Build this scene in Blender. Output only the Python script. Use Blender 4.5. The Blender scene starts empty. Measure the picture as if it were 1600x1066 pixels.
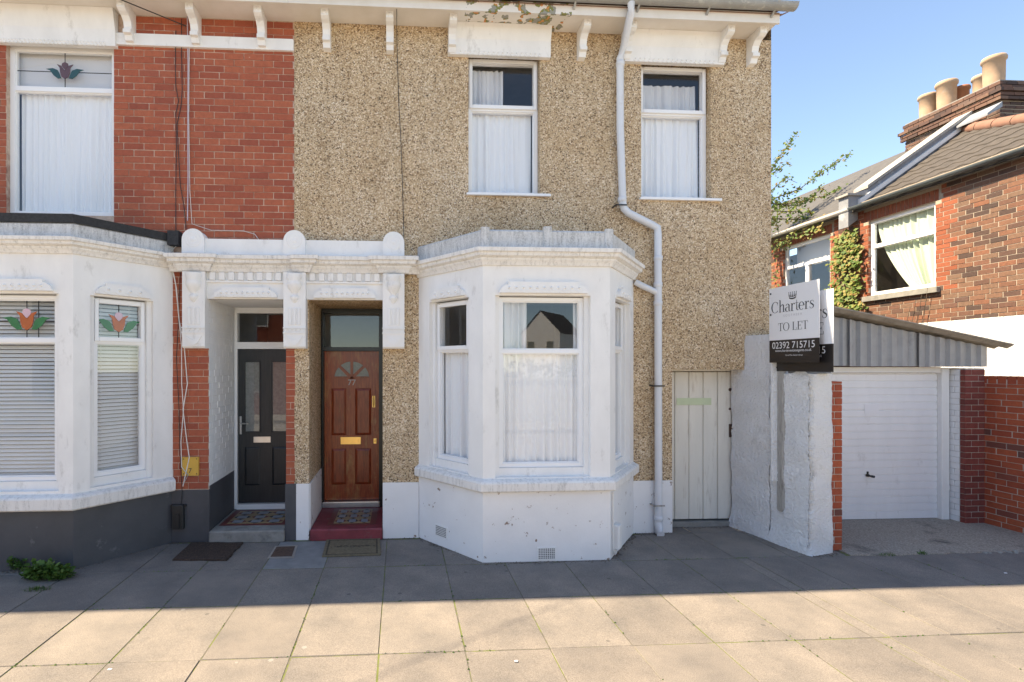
import bpy, math, random
from mathutils import Matrix, Vector
random.seed(7)
SC = bpy.context.scene
COL = SC.collection
R = math.radians
# ---------------------------------------------------------------- camera
FPX, PX0, PYH, CD, CH = 800.0, 673.0, 570.0, 6.06, 2.045      # focal, principal point, horizon (photo pixels), distance to front, eye height
TH = math.atan((673-625)/800.0)
cam_d = bpy.data.cameras.new('camera'); cam = bpy.data.objects.new('camera', cam_d); COL.objects.link(cam)
cam.location = (0, -CD, CH); cam.rotation_euler = (R(90), 0, -TH)
cam_d.sensor_width = 36; cam_d.lens = FPX/1600*36
cam_d.shift_x = (800-PX0)/1600; cam_d.shift_y = (PYH-533)/1600
cam_d.clip_end = 2000; cam_d.clip_start = .05
SC.camera = cam
# ---------------------------------------------------------------- light
SUNV = Vector((-5.0, 1.17, 6.15)).normalized()
w = bpy.data.worlds.new('World'); SC.world = w; w.use_nodes = True
nt = w.node_tree; bg = nt.nodes['Background']
sky = nt.nodes.new('ShaderNodeTexSky'); sky.sky_type = 'NISHITA'; sky.sun_disc = False
sky.sun_elevation = math.asin(SUNV.z); sky.sun_rotation = math.atan2(SUNV.x, SUNV.y)
sky.air_density = .75; sky.dust_density = .1; sky.ozone_density = 4.0
nt.links.new(sky.outputs[0], bg.inputs[0]); bg.inputs[1].default_value = .085
sun_d = bpy.data.lights.new('sun', 'SUN'); sun = bpy.data.objects.new('sun', sun_d); COL.objects.link(sun)
sun_d.energy = 2.6; sun_d.angle = R(.6); sun_d.color = (1, .93, .82)
sun.rotation_euler = (-SUNV).to_track_quat('-Z', 'Y').to_euler(); sun.location = (-10, 5, 20)
vs = SC.view_settings; vs.view_transform = 'Standard'; vs.look = 'None'; vs.gamma = 1; vs.exposure = 2.36; vs.use_white_balance = True; vs.white_balance_temperature = 8400; vs.white_balance_tint = 9
# ---------------------------------------------------------------- photo pixel -> point on a known plane
def ray(px, py):
    a = (px-PX0)/FPX; b = (PYH-py)/FPX
    return (math.sin(TH)+math.cos(TH)*a, math.cos(TH)-math.sin(TH)*a, b)
def W(px, py, Y=0.0):
    d = ray(px, py); t = (Y+CD)/d[1]; return d[0]*t, CH+d[2]*t
def WX(px, Y=0.0): return W(px, 500, Y)[0]
def WZ(px, py, Y=0.0): return W(px, py, Y)[1]
def G(px, py, Z=0.0):
    d = ray(px, py); t = (Z-CH)/d[2]; return d[0]*t, -CD+d[1]*t
def S(px, py, X):
    d = ray(px, py); t = X/d[0]; return -CD+d[1]*t, CH+d[2]*t      # (Y, Z)
# ---------------------------------------------------------------- materials
def nodes(name):
    m = bpy.data.materials.new(name); m.use_nodes = True; t = m.node_tree
    return m, t, t.nodes['Principled BSDF']
def ramp(t, fac, stops, interp='LINEAR'):
    n = t.nodes.new('ShaderNodeValToRGB'); n.color_ramp.interpolation = interp
    e = n.color_ramp.elements
    while len(e) < len(stops): e.new(.5)
    for k, (p, c) in enumerate(stops):
        e[k].position = p; e[k].color = (*c, 1) if len(c) == 3 else c
    t.links.new(fac, n.inputs[0]); return n.outputs[0]
def noise(t, scale, detail=4, rough=.6, stretch=None):
    g = t.nodes.new('ShaderNodeNewGeometry'); n = t.nodes.new('ShaderNodeTexNoise')
    v = g.outputs['Position']
    if stretch:
        mp = t.nodes.new('ShaderNodeMapping'); mp.inputs['Scale'].default_value = stretch
        t.links.new(v, mp.inputs[0]); v = mp.outputs[0]
    n.inputs['Scale'].default_value = scale; n.inputs['Detail'].default_value = detail; n.inputs['Roughness'].default_value = rough
    t.links.new(v, n.inputs['Vector']); return n.outputs['Fac']
def mix(t, fac, a, b, mode='MIX'):
    n = t.nodes.new('ShaderNodeMix'); n.data_type = 'RGBA'; n.blend_type = mode
    for s, v in ((0, fac), (6, a), (7, b)):
        if isinstance(v, (int, float)): n.inputs[s].default_value = v
        elif isinstance(v, tuple): n.inputs[s].default_value = (*v, 1)
        else: t.links.new(v, n.inputs[s])
    return n.outputs[2]
def math_(t, op, a, b=0.0):
    n = t.nodes.new('ShaderNodeMath'); n.operation = op
    for s, v in ((0, a), (1, b)):
        if isinstance(v, (int, float)): n.inputs[s].default_value = v
        else: t.links.new(v, n.inputs[s])
    return n.outputs[0]
def bump(t, p, h, strength=.3, dist=.01):
    b = t.nodes.new('ShaderNodeBump'); b.inputs['Strength'].default_value = strength; b.inputs['Distance'].default_value = dist
    t.links.new(h, b.inputs['Height']); t.links.new(b.outputs[0], p.inputs['Normal'])
def sc(c, k): return tuple(min(1, v*k) for v in c)
def mk(name, c, rough=.8, var=.12, scale=5, bs=60, bstr=.15, bd=.004, stain=None, sscale=6, slo=.55, shi=.7, metal=0, stretch=None, sdetail=8):
    m, t, p = nodes(name)
    col = ramp(t, noise(t, scale, 5, .6, stretch), [(.3, sc(c, 1-var)), (.7, sc(c, 1+var))])
    if stain:
        f = ramp(t, noise(t, sscale, sdetail, .7, stretch), [(slo, (0, 0, 0)), (shi, (1, 1, 1))])
        col = mix(t, f, col, stain)
    t.links.new(col, p.inputs['Base Color']); p.inputs['Roughness'].default_value = rough; p.inputs['Metallic'].default_value = metal
    if bstr: bump(t, p, noise(t, bs, 4, .6), bstr, bd)
    return m
def rnd_value(t):
    o = t.nodes.new('ShaderNodeObjectInfo'); g = t.nodes.new('ShaderNodeNewGeometry')
    return math_(t, 'FRACT', math_(t, 'ADD', o.outputs['Random'], g.outputs['Random Per Island']))
def brick_mat(name, stops, dark=.5, spots=(.75, .6, .5), spotlo=.72):
    m, t, p = nodes(name)
    col = ramp(t, rnd_value(t), stops)
    col = mix(t, ramp(t, noise(t, 22, 6, .7), [(.35, (0, 0, 0)), (.75, (1, 1, 1))]), col, mix(t, .5, col, sc(stops[0][1], dark)))
    col = mix(t, ramp(t, noise(t, 30, 3, .6), [(spotlo, (0, 0, 0)), (spotlo+.06, (1, 1, 1))]), col, spots)
    t.links.new(col, p.inputs['Base Color']); p.inputs['Roughness'].default_value = .85
    bump(t, p, noise(t, 120, 4, .7), .35, .004); return m
M = {}
def pebble():
    m, t, p = nodes('pebbledash')
    g = t.nodes.new('ShaderNodeNewGeometry')
    v = t.nodes.new('ShaderNodeTexVoronoi'); v.inputs['Scale'].default_value = 82; t.links.new(g.outputs['Position'], v.inputs['Vector'])
    s = t.nodes.new('ShaderNodeSeparateColor'); t.links.new(v.outputs['Color'], s.inputs[0])
    col = ramp(t, s.outputs[0], [(0, (.08, .052, .03)), (.13, (.30, .20, .12)), (.28, (.52, .39, .26)), (.6, (.60, .475, .335)), (.8, (.68, .565, .425)), (.93, (.80, .70, .57)), (1, (.85, .79, .70))])
    gap = ramp(t, v.outputs['Distance'], [(.5, (0, 0, 0)), (.85, (1, 1, 1))])
    col = mix(t, math_(t, 'MULTIPLY', gap, .45), col, (.20, .15, .10))
    big = ramp(t, noise(t, 1.1, 6, .65), [(.36, (1.06, 1.04, 1.0)), (.60, (.98, .90, .78)), (.78, (.74, .68, .60))])
    col = mix(t, 1.0, col, big, 'MULTIPLY')
    col = mix(t, 1.0, col, ramp(t, noise(t, 2.2, 8, .7, (2.2, 2.2, .45)), [(.35, (1.04, 1.03, 1.02)), (.75, (.80, .76, .70))]), 'MULTIPLY')
    t.links.new(col, p.inputs['Base Color']); p.inputs['Roughness'].default_value = .75
    h = math_(t, 'SUBTRACT', 1.0, v.outputs['Distance']); bump(t, p, h, .55, .010); return m
M['pebble'] = pebble()
M['white'] = mk('white_masonry_paint', (.80, .79, .77), .7, .05, 3, 40, .3, .004, (.36, .34, .31), 4.5, .58, .88, sdetail=14, stretch=(1.6, 1.6, .7))
M['white_chip'] = mk('chipped_white_paint', (.80, .79, .78), .7, .04, 3, 40, .3, .004, (.28, .19, .14), 9, .635, .65, sdetail=7)
def weathered(name, base, dirt, amount):
    m, t, p = nodes(name)
    col = ramp(t, noise(t, 4, 5), [(.3, sc(base, .94)), (.7, sc(base, 1.03))])
    run = ramp(t, noise(t, 9, 6, .75, (3.2, 3.2, .55)), [(.60-amount, (0, 0, 0)), (.80-amount*.6, (1, 1, 1))])
    spk = ramp(t, noise(t, 60, 8, .8), [(.40, (0, 0, 0)), (.66, (1, 1, 1))])
    f = math_(t, 'MULTIPLY', run, math_(t, 'ADD', math_(t, 'MULTIPLY', spk, .75), .15))
    t.links.new(mix(t, f, col, dirt), p.inputs['Base Color']); p.inputs['Roughness'].default_value = .85
    bump(t, p, noise(t, 50, 6, .7), .5, .006); return m
M['white_stain'] = weathered('weathered_white_paint', (.70, .69, .67), (.12, .12, .115), .27)
M['white_sill'] = weathered('weathered_sill_paint', (.79, .77, .74), (.17, .155, .135), .12)
M['rough_white'] = mk('roughcast_white', (.80, .80, .80), .85, .06, 2.5, 38, 1.0, .035, (.30, .29, .27), 2.6, .58, .85, sdetail=12)
M['upvc'] = mk('white_window_plastic', (.83, .83, .83), .3, .02, 3, 30, 0)
M['garage_white'] = mk('garage_door_paint', (.81, .81, .81), .35, .03, 3, 30, 0, stain=(.45, .43, .40), sscale=4, slo=.6, shi=.9, stretch=(2, 2, .8), sdetail=14)
M['trim'] = mk('white_joinery_paint', (.80, .79, .76), .5, .04, 4, 30, .1)
M['pipe'] = mk('grey_white_pipe', (.66, .68, .71), .4, .05, 4, 30, 0, stain=(.45, .45, .44), sscale=5, slo=.6, shi=.8)
def soffit():
    m, t, p = nodes('soffit_paint')
    col = ramp(t, noise(t, 3, 5), [(.3, (.70, .65, .58)), (.7, (.80, .76, .71))])
    g = t.nodes.new('ShaderNodeNewGeometry'); sp = t.nodes.new('ShaderNodeSeparateXYZ'); t.links.new(g.outputs['Position'], sp.inputs[0])
    reg = math_(t, 'MULTIPLY', math_(t, 'GREATER_THAN', sp.outputs[0], .74), math_(t, 'LESS_THAN', sp.outputs[0], 1.95))
    n1 = noise(t, 6.5, 3, .55)
    peel = math_(t, 'MULTIPLY', reg, math_(t, 'GREATER_THAN', n1, .505))
    pc = ramp(t, noise(t, 16, 2, .5), [(.42, (.30, .29, .25)), (.5, (.20, .21, .06)), (.57, (.24, .22, .07)), (.6, (.62, .26, .09))], 'CONSTANT')
    col = mix(t, peel, col, pc)
    t.links.new(col, p.inputs['Base Color']); p.inputs['Roughness'].default_value = .7
    bump(t, p, n1, .3, .01); return m
M['soffit'] = soffit()
M['brick'] = brick_mat('red_brick', [(0, (.33, .078, .044)), (.2, (.39, .095, .050)), (.5, (.43, .110, .056)), (.85, (.46, .128, .064)), (1, (.37, .098, .058))])
M['brick_stock'] = brick_mat('mixed_stock_brick', [(0, (.06, .036, .03)), (.25, (.13, .062, .043)), (.5, (.21, .09, .052)), (.72, (.18, .105, .07)), (.90, (.23, .09, .05)), (1, (.09, .056, .048))], .5, (.3, .24, .18), .78)
M['brick_stack'] = brick_mat('sooty_chimney_brick', [(0, (.05, .03, .026)), (.3, (.10, .05, .037)), (.6, (.15, .07, .045)), (.85, (.19, .11, .075)), (1, (.12, .075, .06))], .5, (.3, .24, .18), .78)
M['brick_orange'] = brick_mat('orange_red_brick', [(0, (.25, .068, .032)), (.5, (.32, .09, .042)), (1, (.27, .085, .047))])
M['brick_wall'] = brick_mat('bright_red_brick', [(0, (.33, .062, .028)), (.4, (.45, .10, .04)), (.8, (.38, .075, .032)), (.93, (.22, .06, .04)), (1, (.10, .055, .045))], .5, (.6, .5, .42), .76)
M['brick_pier'] = brick_mat('dark_red_brick', [(0, (.16, .035, .028)), (.5, (.25, .055, .04)), (1, (.20, .05, .04))])
M['brick_white'] = mk('painted_white_brick', (.78, .78, .77), .7, .05, 8, 60, .4, .004)
M['mortar'] = mk('pale_mortar', (.56, .42, .33), .95, .15, 30, 150, .4, .003, (.28, .14, .10), 3, .46, .66)
M['mortar_buff'] = mk('buff_mortar', (.36, .30, .24), .95, .15, 30, 150, .4, .003)
M['mortar_grey'] = mk('grey_mortar', (.46, .43, .38), .95, .15, 30, 150, .4, .003)
M['grey'] = mk('dark_grey_masonry_paint', (.066, .068, .075), .6, .15, 3, 40, .3, .004, (.30, .31, .33), 3.2, .62, .80, sdetail=12)
M['felt'] = mk('black_roof_felt', (.035, .036, .038), .95, .3, 40, 200, .6, .004)
def slab_mat():
    m, t, p = nodes('paving_slab')
    base = ramp(t, rnd_value(t), [(0, (.186, .164, .147)), (.5, (.204, .180, .161)), (1, (.220, .194, .172))])
    f = noise(t, 2.2, 6, .65)
    col = mix(t, 1.0, base, ramp(t, f, [(.3, (.70, .71, .73)), (.68, (1.14, 1.11, 1.07))]), 'MULTIPLY')
    col = mix(t, 1.0, col, ramp(t, noise(t, 160, 3, .7), [(.3, (.6, .6, .6)), (.7, (1.4, 1.4, 1.4))]), 'MULTIPLY')
    col = mix(t, ramp(t, noise(t, 3.2, 9, .75), [(.58, (0, 0, 0)), (.8, (.6, .6, .6))]), col, (.10, .096, .09))
    g = t.nodes.new('ShaderNodeNewGeometry'); v = t.nodes.new('ShaderNodeTexVoronoi'); v.inputs['Scale'].default_value = 4.5; t.links.new(g.outputs['Position'], v.inputs['Vector'])
    s_ = t.nodes.new('ShaderNodeSeparateColor'); t.links.new(v.outputs['Color'], s_.inputs[0])
    spot = math_(t, 'MULTIPLY', math_(t, 'LESS_THAN', v.outputs['Distance'], .085), math_(t, 'GREATER_THAN', s_.outputs[0], .72))
    col = mix(t, math_(t, 'MULTIPLY', spot, .6), col, ramp(t, s_.outputs[1], [(.5, (.07, .068, .066)), (.52, (.30, .29, .27))]))
    t.links.new(col, p.inputs['Base Color']); p.inputs['Roughness'].default_value = .9
    bump(t, p, noise(t, 180, 3, .7), .4, .003); return m
M['slab'] = slab_mat()
M['patch'] = mk('pale_concrete_patch', (.21, .21, .21), .9, .15, 8, 120, .3, .003)
M['joint'] = mk('mossy_joint', (.11, .098, .08), 1, .3, 20, 100, .5, .004, (.13, .15, .04), 4, .46, .54)
M['drive'] = mk('exposed_aggregate_concrete', (.33, .285, .235), .95, .5, 75, 130, .7, .006, (.055, .05, .047), 1.7, .56, .70, stretch=(1, 1, 1))
M['bounce_road'] = mk('pale_bounce_road', (.30, .275, .245), .9, .25, 60, 200, .5, .004)  # unseen road, set pale so its bounced sun fills the shaded fronts
M['kerbstone'] = mk('kerb_stone', (.30, .27, .24), .9, .15, 10, 80, .3, .003)
M['concrete'] = mk('grey_concrete', (.25, .24, .22), .9, .18, 9, 90, .4, .004, (.13, .125, .115), 6, .55, .75)
M['redpaint'] = mk('worn_red_step_paint', (.22, .035, .045), .6, .2, 8, 60, .2, .003, (.17, .12, .11), 7, .58, .72)
def wood():
    m, t, p = nodes('varnished_wood')
    a = noise(t, 9, 6, .65, (6, 6, .55)); b = noise(t, 2.4, 5, .7, (2, 2, .8))
    col = ramp(t, a, [(.3, (.20, .032, .010)), (.55, (.32, .060, .017)), (.75, (.44, .10, .026))])
    col = mix(t, ramp(t, b, [(.5, (0, 0, 0)), (.72, (1, 1, 1))]), col, ramp(t, a, [(.3, (.30, .115, .035)), (.7, (.50, .24, .08))]))
    t.links.new(col, p.inputs['Base Color']); p.inputs['Roughness'].default_value = .26
    bump(t, p, a, .12, .003); return m
M['wood'] = wood()
M['wood_dark'] = mk('dark_varnished_wood', (.27, .045, .014), .24, .35, 10, 60, .1, .002, (.26, .11, .035), 3, .6, .75, stretch=(5, 5, .6))
M['black'] = mk('black_gloss_paint', (.012, .012, .012), .3, .3, 6, 40, .15, .003, (.25, .24, .22), 14, .70, .74)
M['blackdoor'] = mk('black_woodgrain_door', (.020, .021, .023), .42, .3, 12, 60, .25, .002, stretch=(6, 6, .5))
M['plank'] = mk('old_white_gate_paint', (.74, .70, .62), .6, .05, 3, 40, .2, .003, (.33, .24, .15), 5, .56, .84, stretch=(3, 3, .4), sdetail=14)
M['weathered'] = mk('weathered_timber', (.36, .34, .31), .9, .2, 12, 60, .4, .003, (.15, .14, .13), 7, .55, .7, stretch=(5, 5, .7))
M['brass'] = mk('brass', (.80, .52, .18), .3, .1, 8, 40, .05, metal=1)
M['steel'] = mk('brushed_steel', (.62, .62, .62), .3, .08, 8, 40, .05, metal=1)
M['rust'] = mk('rusty_iron', (.09, .05, .035), .8, .3, 30, 80, .4)
M['dark'] = mk('black_plastic', (.02, .02, .02), .5, .2, 10, 40, 0)
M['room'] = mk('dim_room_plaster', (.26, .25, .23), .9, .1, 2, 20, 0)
M['curtain'] = None
def cloth(name, c, tr=.35):
    m, t, p = nodes(name); out = t.nodes['Material Output']
    p.inputs['Base Color'].default_value = (*c, 1); p.inputs['Roughness'].default_value = .9
    tl = t.nodes.new('ShaderNodeBsdfTranslucent'); tl.inputs[0].default_value = (*c, 1)
    mx = t.nodes.new('ShaderNodeMixShader'); mx.inputs[0].default_value = tr
    t.links.new(p.outputs[0], mx.inputs[1]); t.links.new(tl.outputs[0], mx.inputs[2]); t.links.new(mx.outputs[0], out.inputs[0]); return m
M['curtain'] = cloth('net_curtain', (.92, .93, .94), .08)
M['curtain_grey'] = cloth('grey_curtain', (.72, .72, .73), .1)
M['lace'] = cloth('green_lace', (.66, .76, .62), .15)
M['blind'] = mk('grey_blind', (.74, .75, .75), .5, .04, 4, 30, 0)
def glass():
    m, t, p = nodes('window_glass'); out = t.nodes['Material Output']
    tr = t.nodes.new('ShaderNodeBsdfTransparent'); tr.inputs[0].default_value = (.985, .99, .99, 1)
    gl = t.nodes.new('ShaderNodeBsdfGlossy'); gl.inputs['Roughness'].default_value = .0
    lw_ = t.nodes.new('ShaderNodeLayerWeight'); lw_.inputs[0].default_value = .5
    fr = math_(t, 'ADD', math_(t, 'MULTIPLY', math_(t, 'POWER', lw_.outputs['Facing'], 5.0), .90), .085)
    mx = t.nodes.new('ShaderNodeMixShader'); t.links.new(fr, mx.inputs[0])
    t.links.new(tr.outputs[0], mx.inputs[1]); t.links.new(gl.outputs[0], mx.inputs[2]); t.links.new(mx.outputs[0], out.inputs[0]); return m
M['glass'] = glass()
M['frost'] = mk('obscured_glass', (.20, .21, .20), .12, .2, 30, 90, .3, .003)
M['lead'] = mk('lead_flashing', (.24, .25, .27), .55, .15, 6, 30, .2, .004, (.42, .43, .45), 4, .55, .7)
M['tile'] = mk('brown_roof_tile', (.072, .060, .051), .85, .22, 9, 90, .4, .004, (.11, .098, .08), 12, .6, .7)
M['slate'] = mk('grey_slate', (.085, .08, .077), .8, .2, 9, 60, .3, .003)
M['ridge'] = mk('terracotta_ridge', (.24, .12, .08), .85, .12, 8, 60, .3, .003)
M['pot'] = mk('buff_chimney_pot', (.40, .27, .18), .85, .1, 6, 50, .2, .003, (.46, .38, .31), 5, .55, .7)
M['pot_red'] = mk('terracotta_chimney_pot', (.34, .14, .07), .85, .12, 6, 50, .2, .003)
M['gutter_grey'] = mk('grey_gutter', (.30, .30, .29), .5, .12, 8, 40, .1, stain=(.5, .49, .46), sscale=9, slo=.55, shi=.7)
M['gutter_dark'] = mk('dark_grey_gutter', (.09, .11, .12), .4, .1, 6, 30, 0)
M['asbestos'] = mk('grey_fibre_cement', (.36, .355, .345), .9, .1, 6, 80, .3, .003, (.24, .235, .23), 3, .55, .75)
M['asbestos_under'] = mk('weathered_fibre_cement', (.30, .27, .23), .9, .15, 6, 80, .3, .003, (.15, .14, .12), 4, .5, .7)
M['signwhite'] = mk('sign_white', (.80, .80, .81), .35, .01, 2, 20, 0)
M['signblack'] = mk('sign_black', (.022, .018, .017), .3, .1, 2, 20, 0)
M['ink'] = mk('dark_ink', (.025, .03, .035), .5, .05, 2, 20, 0)
M['inkgrey'] = mk('grey_ink', (.50, .50, .50), .5, .05, 2, 20, 0)
M['matbrown'] = mk('brown_coir', (.060, .036, .026), 1, .5, 60, 160, 1, .012, (.12, .08, .06), 40, .55, .65)
M['mattan'] = mk('tan_coir', (.17, .135, .085), 1, .25, 40, 160, .8, .008)
M['matdark'] = mk('dark_coir', (.075, .058, .036), 1, .25, 40, 160, .8, .008)
M['yellow'] = mk('yellow_plate', (.62, .36, .06), .45, .1, 8, 30, .05)
M['greentape'] = mk('pale_green_tape', (.56, .63, .42), .6, .05, 8, 30, 0)
M['t_cream'] = mk('cream_tile', (.32, .22, .12), .5, .12, 30, 60, 0)
M['t_black'] = mk('black_tile', (.03, .03, .035), .5, .1, 30, 60, 0)
M['t_blue'] = mk('grey_blue_tile', (.24, .26, .29), .5, .12, 30, 60, 0)
M['t_red'] = mk('red_tile', (.16, .035, .03), .5, .15, 30, 60, 0)
M['sg_red'] = mk('orange_glass', (.42, .10, .03), .2, .15, 10, 30, 0)
M['sg_dull'] = mk('plum_glass', (.11, .055, .06), .2, .15, 10, 30, 0)
M['sg_green'] = mk('green_glass', (.015, .16, .06), .2, .15, 10, 30, 0)
M['sg_dkgreen'] = mk('dark_green_glass', (.02, .07, .07), .2, .15, 10, 30, 0)
M['sg_pink'] = mk('pink_glass', (.60, .42, .50), .2, .1, 10, 30, 0)
M['bark'] = mk('bark', (.13, .10, .075), .9, .25, 20, 80, .4, .004)
def leafm(name, a, b, c):
    m, t, p = nodes(name); out = t.nodes['Material Output']
    col = ramp(t, rnd_value(t), [(0, a), (.55, b), (1, c)])
    t.links.new(col, p.inputs['Base Color']); p.inputs['Roughness'].default_value = .6
    tl = t.nodes.new('ShaderNodeBsdfTranslucent'); t.links.new(col, tl.inputs[0])
    mx = t.nodes.new('ShaderNodeMixShader'); mx.inputs[0].default_value = .3
    t.links.new(p.outputs[0], mx.inputs[1]); t.links.new(tl.outputs[0], mx.inputs[2]); t.links.new(mx.outputs[0], out.inputs[0]); return m
M['leaf'] = leafm('tree_leaf', (.09, .17, .03), (.17, .25, .05), (.32, .21, .07))
M['ivy'] = leafm('creeper_leaf', (.07, .15, .025), (.17, .24, .045), (.34, .22, .07))
M['weed'] = leafm('weed_leaf', (.05, .12, .015), (.08, .17, .03), (.12, .20, .04))
M['cable_black'] = M['dark']
M['cable_white'] = mk('white_cable', (.72, .70, .66), .5, .05, 4, 30, 0)
M['cable_lilac'] = mk('pale_lilac_cable', (.55, .48, .55), .5, .05, 4, 30, 0)
M['cream_wall'] = mk('cream_render', (.72, .68, .60), .85, .05, 3, 40, .2)
M['hedge'] = leafm('hedge_leaf', (.03, .07, .015), (.05, .10, .02), (.08, .12, .03))
# ---------------------------------------------------------------- mesh builder
ID = Matrix.Identity(4)
class MB:
    def __init__(s, T=ID): s.v = []; s.f = []; s.T = T; s.sm = []
    def add(s, vs, fs, smooth=False):
        o = len(s.v); s.v += [tuple(s.T @ Vector(p)) for p in vs]
        for f in fs: s.f.append([o+i for i in f]); s.sm.append(smooth)
    def box(s, x0, x1, y0, y1, z0, z1):
        if x0 > x1: x0, x1 = x1, x0
        if y0 > y1: y0, y1 = y1, y0
        s.add([(x, y, z) for z in (z0, z1) for x, y in ((x0, y0), (x1, y0), (x1, y1), (x0, y1))],
              [(3, 2, 1, 0), (4, 5, 6, 7), (0, 1, 5, 4), (1, 2, 6, 5), (2, 3, 7, 6), (3, 0, 4, 7)])
    def bbox(s, x0, x1, y0, y1, z0, z1, b=.008):     # box with chamfered front edges (towards -y)
        s.hull([(x0, y1), (x0, y0+b), (x0+b, y0), (x1-b, y0), (x1, y0+b), (x1, y1)], z0, z1, b)
    def hull(s, poly, z0, z1, b=0):                   # plan polygon extruded in z, optional chamfered top
        n = len(poly); 
        if not b:
            s.add([(x, y, z) for z in (z0, z1) for x, y in poly], [list(range(n))[::-1], list(range(n, 2*n))] + [(i, (i+1) % n, n+(i+1) % n, n+i) for i in range(n)]); return
        cx = sum(p[0] for p in poly)/n; cy = sum(p[1] for p in poly)/n
        def ins(p):
            d = Vector((cx-p[0], cy-p[1])); d = d.normalized()*b; return (p[0]+d.x, p[1]+d.y)
        L = [[(x, y, z0) for x, y in poly], [(x, y, z1-b) for x, y in poly], [(*ins(p), z1) for p in poly]]
        s.add(sum(L, []), [list(range(n))[::-1], list(range(2*n, 3*n))] + [(k*n+i, k*n+(i+1) % n, (k+1)*n+(i+1) % n, (k+1)*n+i) for k in range(2) for i in range(n)])
    def prism(s, poly, y0, y1):                       # polygon in (x, z) extruded along y; y0 is the front
        n = len(poly)
        s.add([(x, y, z) for y in (y0, y1) for x, z in poly], [list(range(n)), list(range(n, 2*n))[::-1]] + [(i, n+i, n+(i+1) % n, (i+1) % n) for i in range(n)])
    def side(s, poly, x0, x1):                        # polygon in (out, z), out towards -y, extruded along x
        n = len(poly)
        s.add([(x, -o, z) for x in (x0, x1) for o, z in poly], [list(range(n))[::-1], list(range(n, 2*n))] + [(i, (i+1) % n, n+(i+1) % n, n+i) for i in range(n)])
    def tube(s, pts, r, n=8, r2=None):
        P = [Vector(p) for p in pts]; rings = []; m = len(P)
        for i, p in enumerate(P):
            d = (P[min(i+1, m-1)]-P[max(i-1, 0)]).normalized()
            u = d.cross(Vector((0, 0, 1)) if abs(d.z) < .9 else Vector((1, 0, 0))).normalized(); q = d.cross(u)
            rr = r if r2 is None else r+(r2-r)*i/(m-1)
            rings.append([tuple(p+(u*math.cos(2*math.pi*k/n)+q*math.sin(2*math.pi*k/n))*rr) for k in range(n)])
        s.add(sum(rings, []), [(i*n+k, i*n+(k+1) % n, (i+1)*n+(k+1) % n, (i+1)*n+k) for i in range(m-1) for k in range(n)], True)
        s.add(rings[0], [list(range(n))]); s.add(rings[-1], [list(range(n))[::-1]])
    def lathe(s, c, prof, n=16, axis='z', a0=0, a1=2*math.pi):   # prof: (r, h)
        full = abs(a1-a0-2*math.pi) < 1e-6; k = n if full else n+1; vs = []
        for r, h in prof:
            for i in range(k):
                a = a0+(a1-a0)*i/n
                p = (r*math.cos(a), r*math.sin(a), h)
                if axis == 'y': p = (p[0], -h, p[1])
                vs.append((c[0]+p[0], c[1]+p[1], c[2]+p[2]))
        fs = [(j*k+i, j*k+(i+1) % k, (j+1)*k+(i+1) % k, (j+1)*k+i) for j in range(len(prof)-1) for i in range(n)]
        s.add(vs, fs, True)
    def sweep(s, line, prof, closed_prof=True):       # line: plan points left to right seen from the street; prof: (out, z); out = to the right-hand (street) side
        P = [Vector(p) for p in line]; m = len(P); rings = []
        for i, p in enumerate(P):
            n1 = n2 = None
            if i > 0: d = (P[i]-P[i-1]).normalized(); n1 = Vector((d.y, -d.x))
            if i < m-1: d = (P[i+1]-P[i]).normalized(); n2 = Vector((d.y, -d.x))
            n1 = n1 or n2; n2 = n2 or n1
            b = (n1+n2); b = b/max(.2, b.dot(n1))
            rings.append([(p.x+b.x*o, p.y+b.y*o, z) for o, z in prof])
        k = len(prof); rng = k if closed_prof else k-1
        s.add(sum(rings, []), [(i*k+j, (i+1)*k+j, (i+1)*k+(j+1) % k, i*k+(j+1) % k) for i in range(m-1) for j in range(rng)])
        if closed_prof: s.add(rings[0], [list(range(k))]); s.add(rings[-1], [list(range(k))[::-1]])
    def wall(s, x0, x1, z0, z1, holes, y=0.0):        # front face with holes (hx0,hx1,hz0,hz1,depth); reveals going back by depth
        xs = sorted({x0, x1, *[min(max(h[i], x0), x1) for h in holes for i in (0, 1)]}); zs = sorted({z0, z1, *[min(max(h[i], z0), z1) for h in holes for i in (2, 3)]})
        for a, b in zip(xs, xs[1:]):
            for c, d in zip(zs, zs[1:]):
                mx, mz = (a+b)/2, (c+d)/2
                if any(h[0] < mx < h[1] and h[2] < mz < h[3] for h in holes): continue
                s.add([(a, y, c), (b, y, c), (b, y, d), (a, y, d)], [(0, 1, 2, 3)])
        for h in holes:
            if h[4] <= 0: continue
            a, b, c, d, e = h; Y = y+e
            for q in (((a, y, c), (a, Y, c), (a, Y, d), (a, y, d)), ((b, Y, c), (b, y, c), (b, y, d), (b, Y, d)), ((a, y, d), (a, Y, d), (b, Y, d), (b, y, d)), ((a, Y, c), (a, y, c), (b, y, c), (b, Y, c))):
                s.add(q, [(0, 1, 2, 3)])
    def build(s, name, mat, parent=None, kind=None, label=None):
        me = bpy.data.meshes.new(name); me.from_pydata(s.v, [], s.f); me.update()
        me.polygons.foreach_set('use_smooth', s.sm)
        me.materials.append(M[mat] if isinstance(mat, str) else mat)
        o = bpy.data.objects.new(name, me); COL.objects.link(o); attach(o, parent)
        if kind: o['kind'] = kind
        if label: o['label'] = label
        return o
def attach(o, parent):
    if parent:
        o.parent = parent
        if parent.type == 'EMPTY': o.matrix_parent_inverse = Matrix.Translation(-Vector(parent.location))
def thing(name, loc, label, cat, group=None):
    o = bpy.data.objects.new(name, None); COL.objects.link(o); o.location = loc; o.empty_display_size = .2
    return tag(o, label, cat, group)
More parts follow.
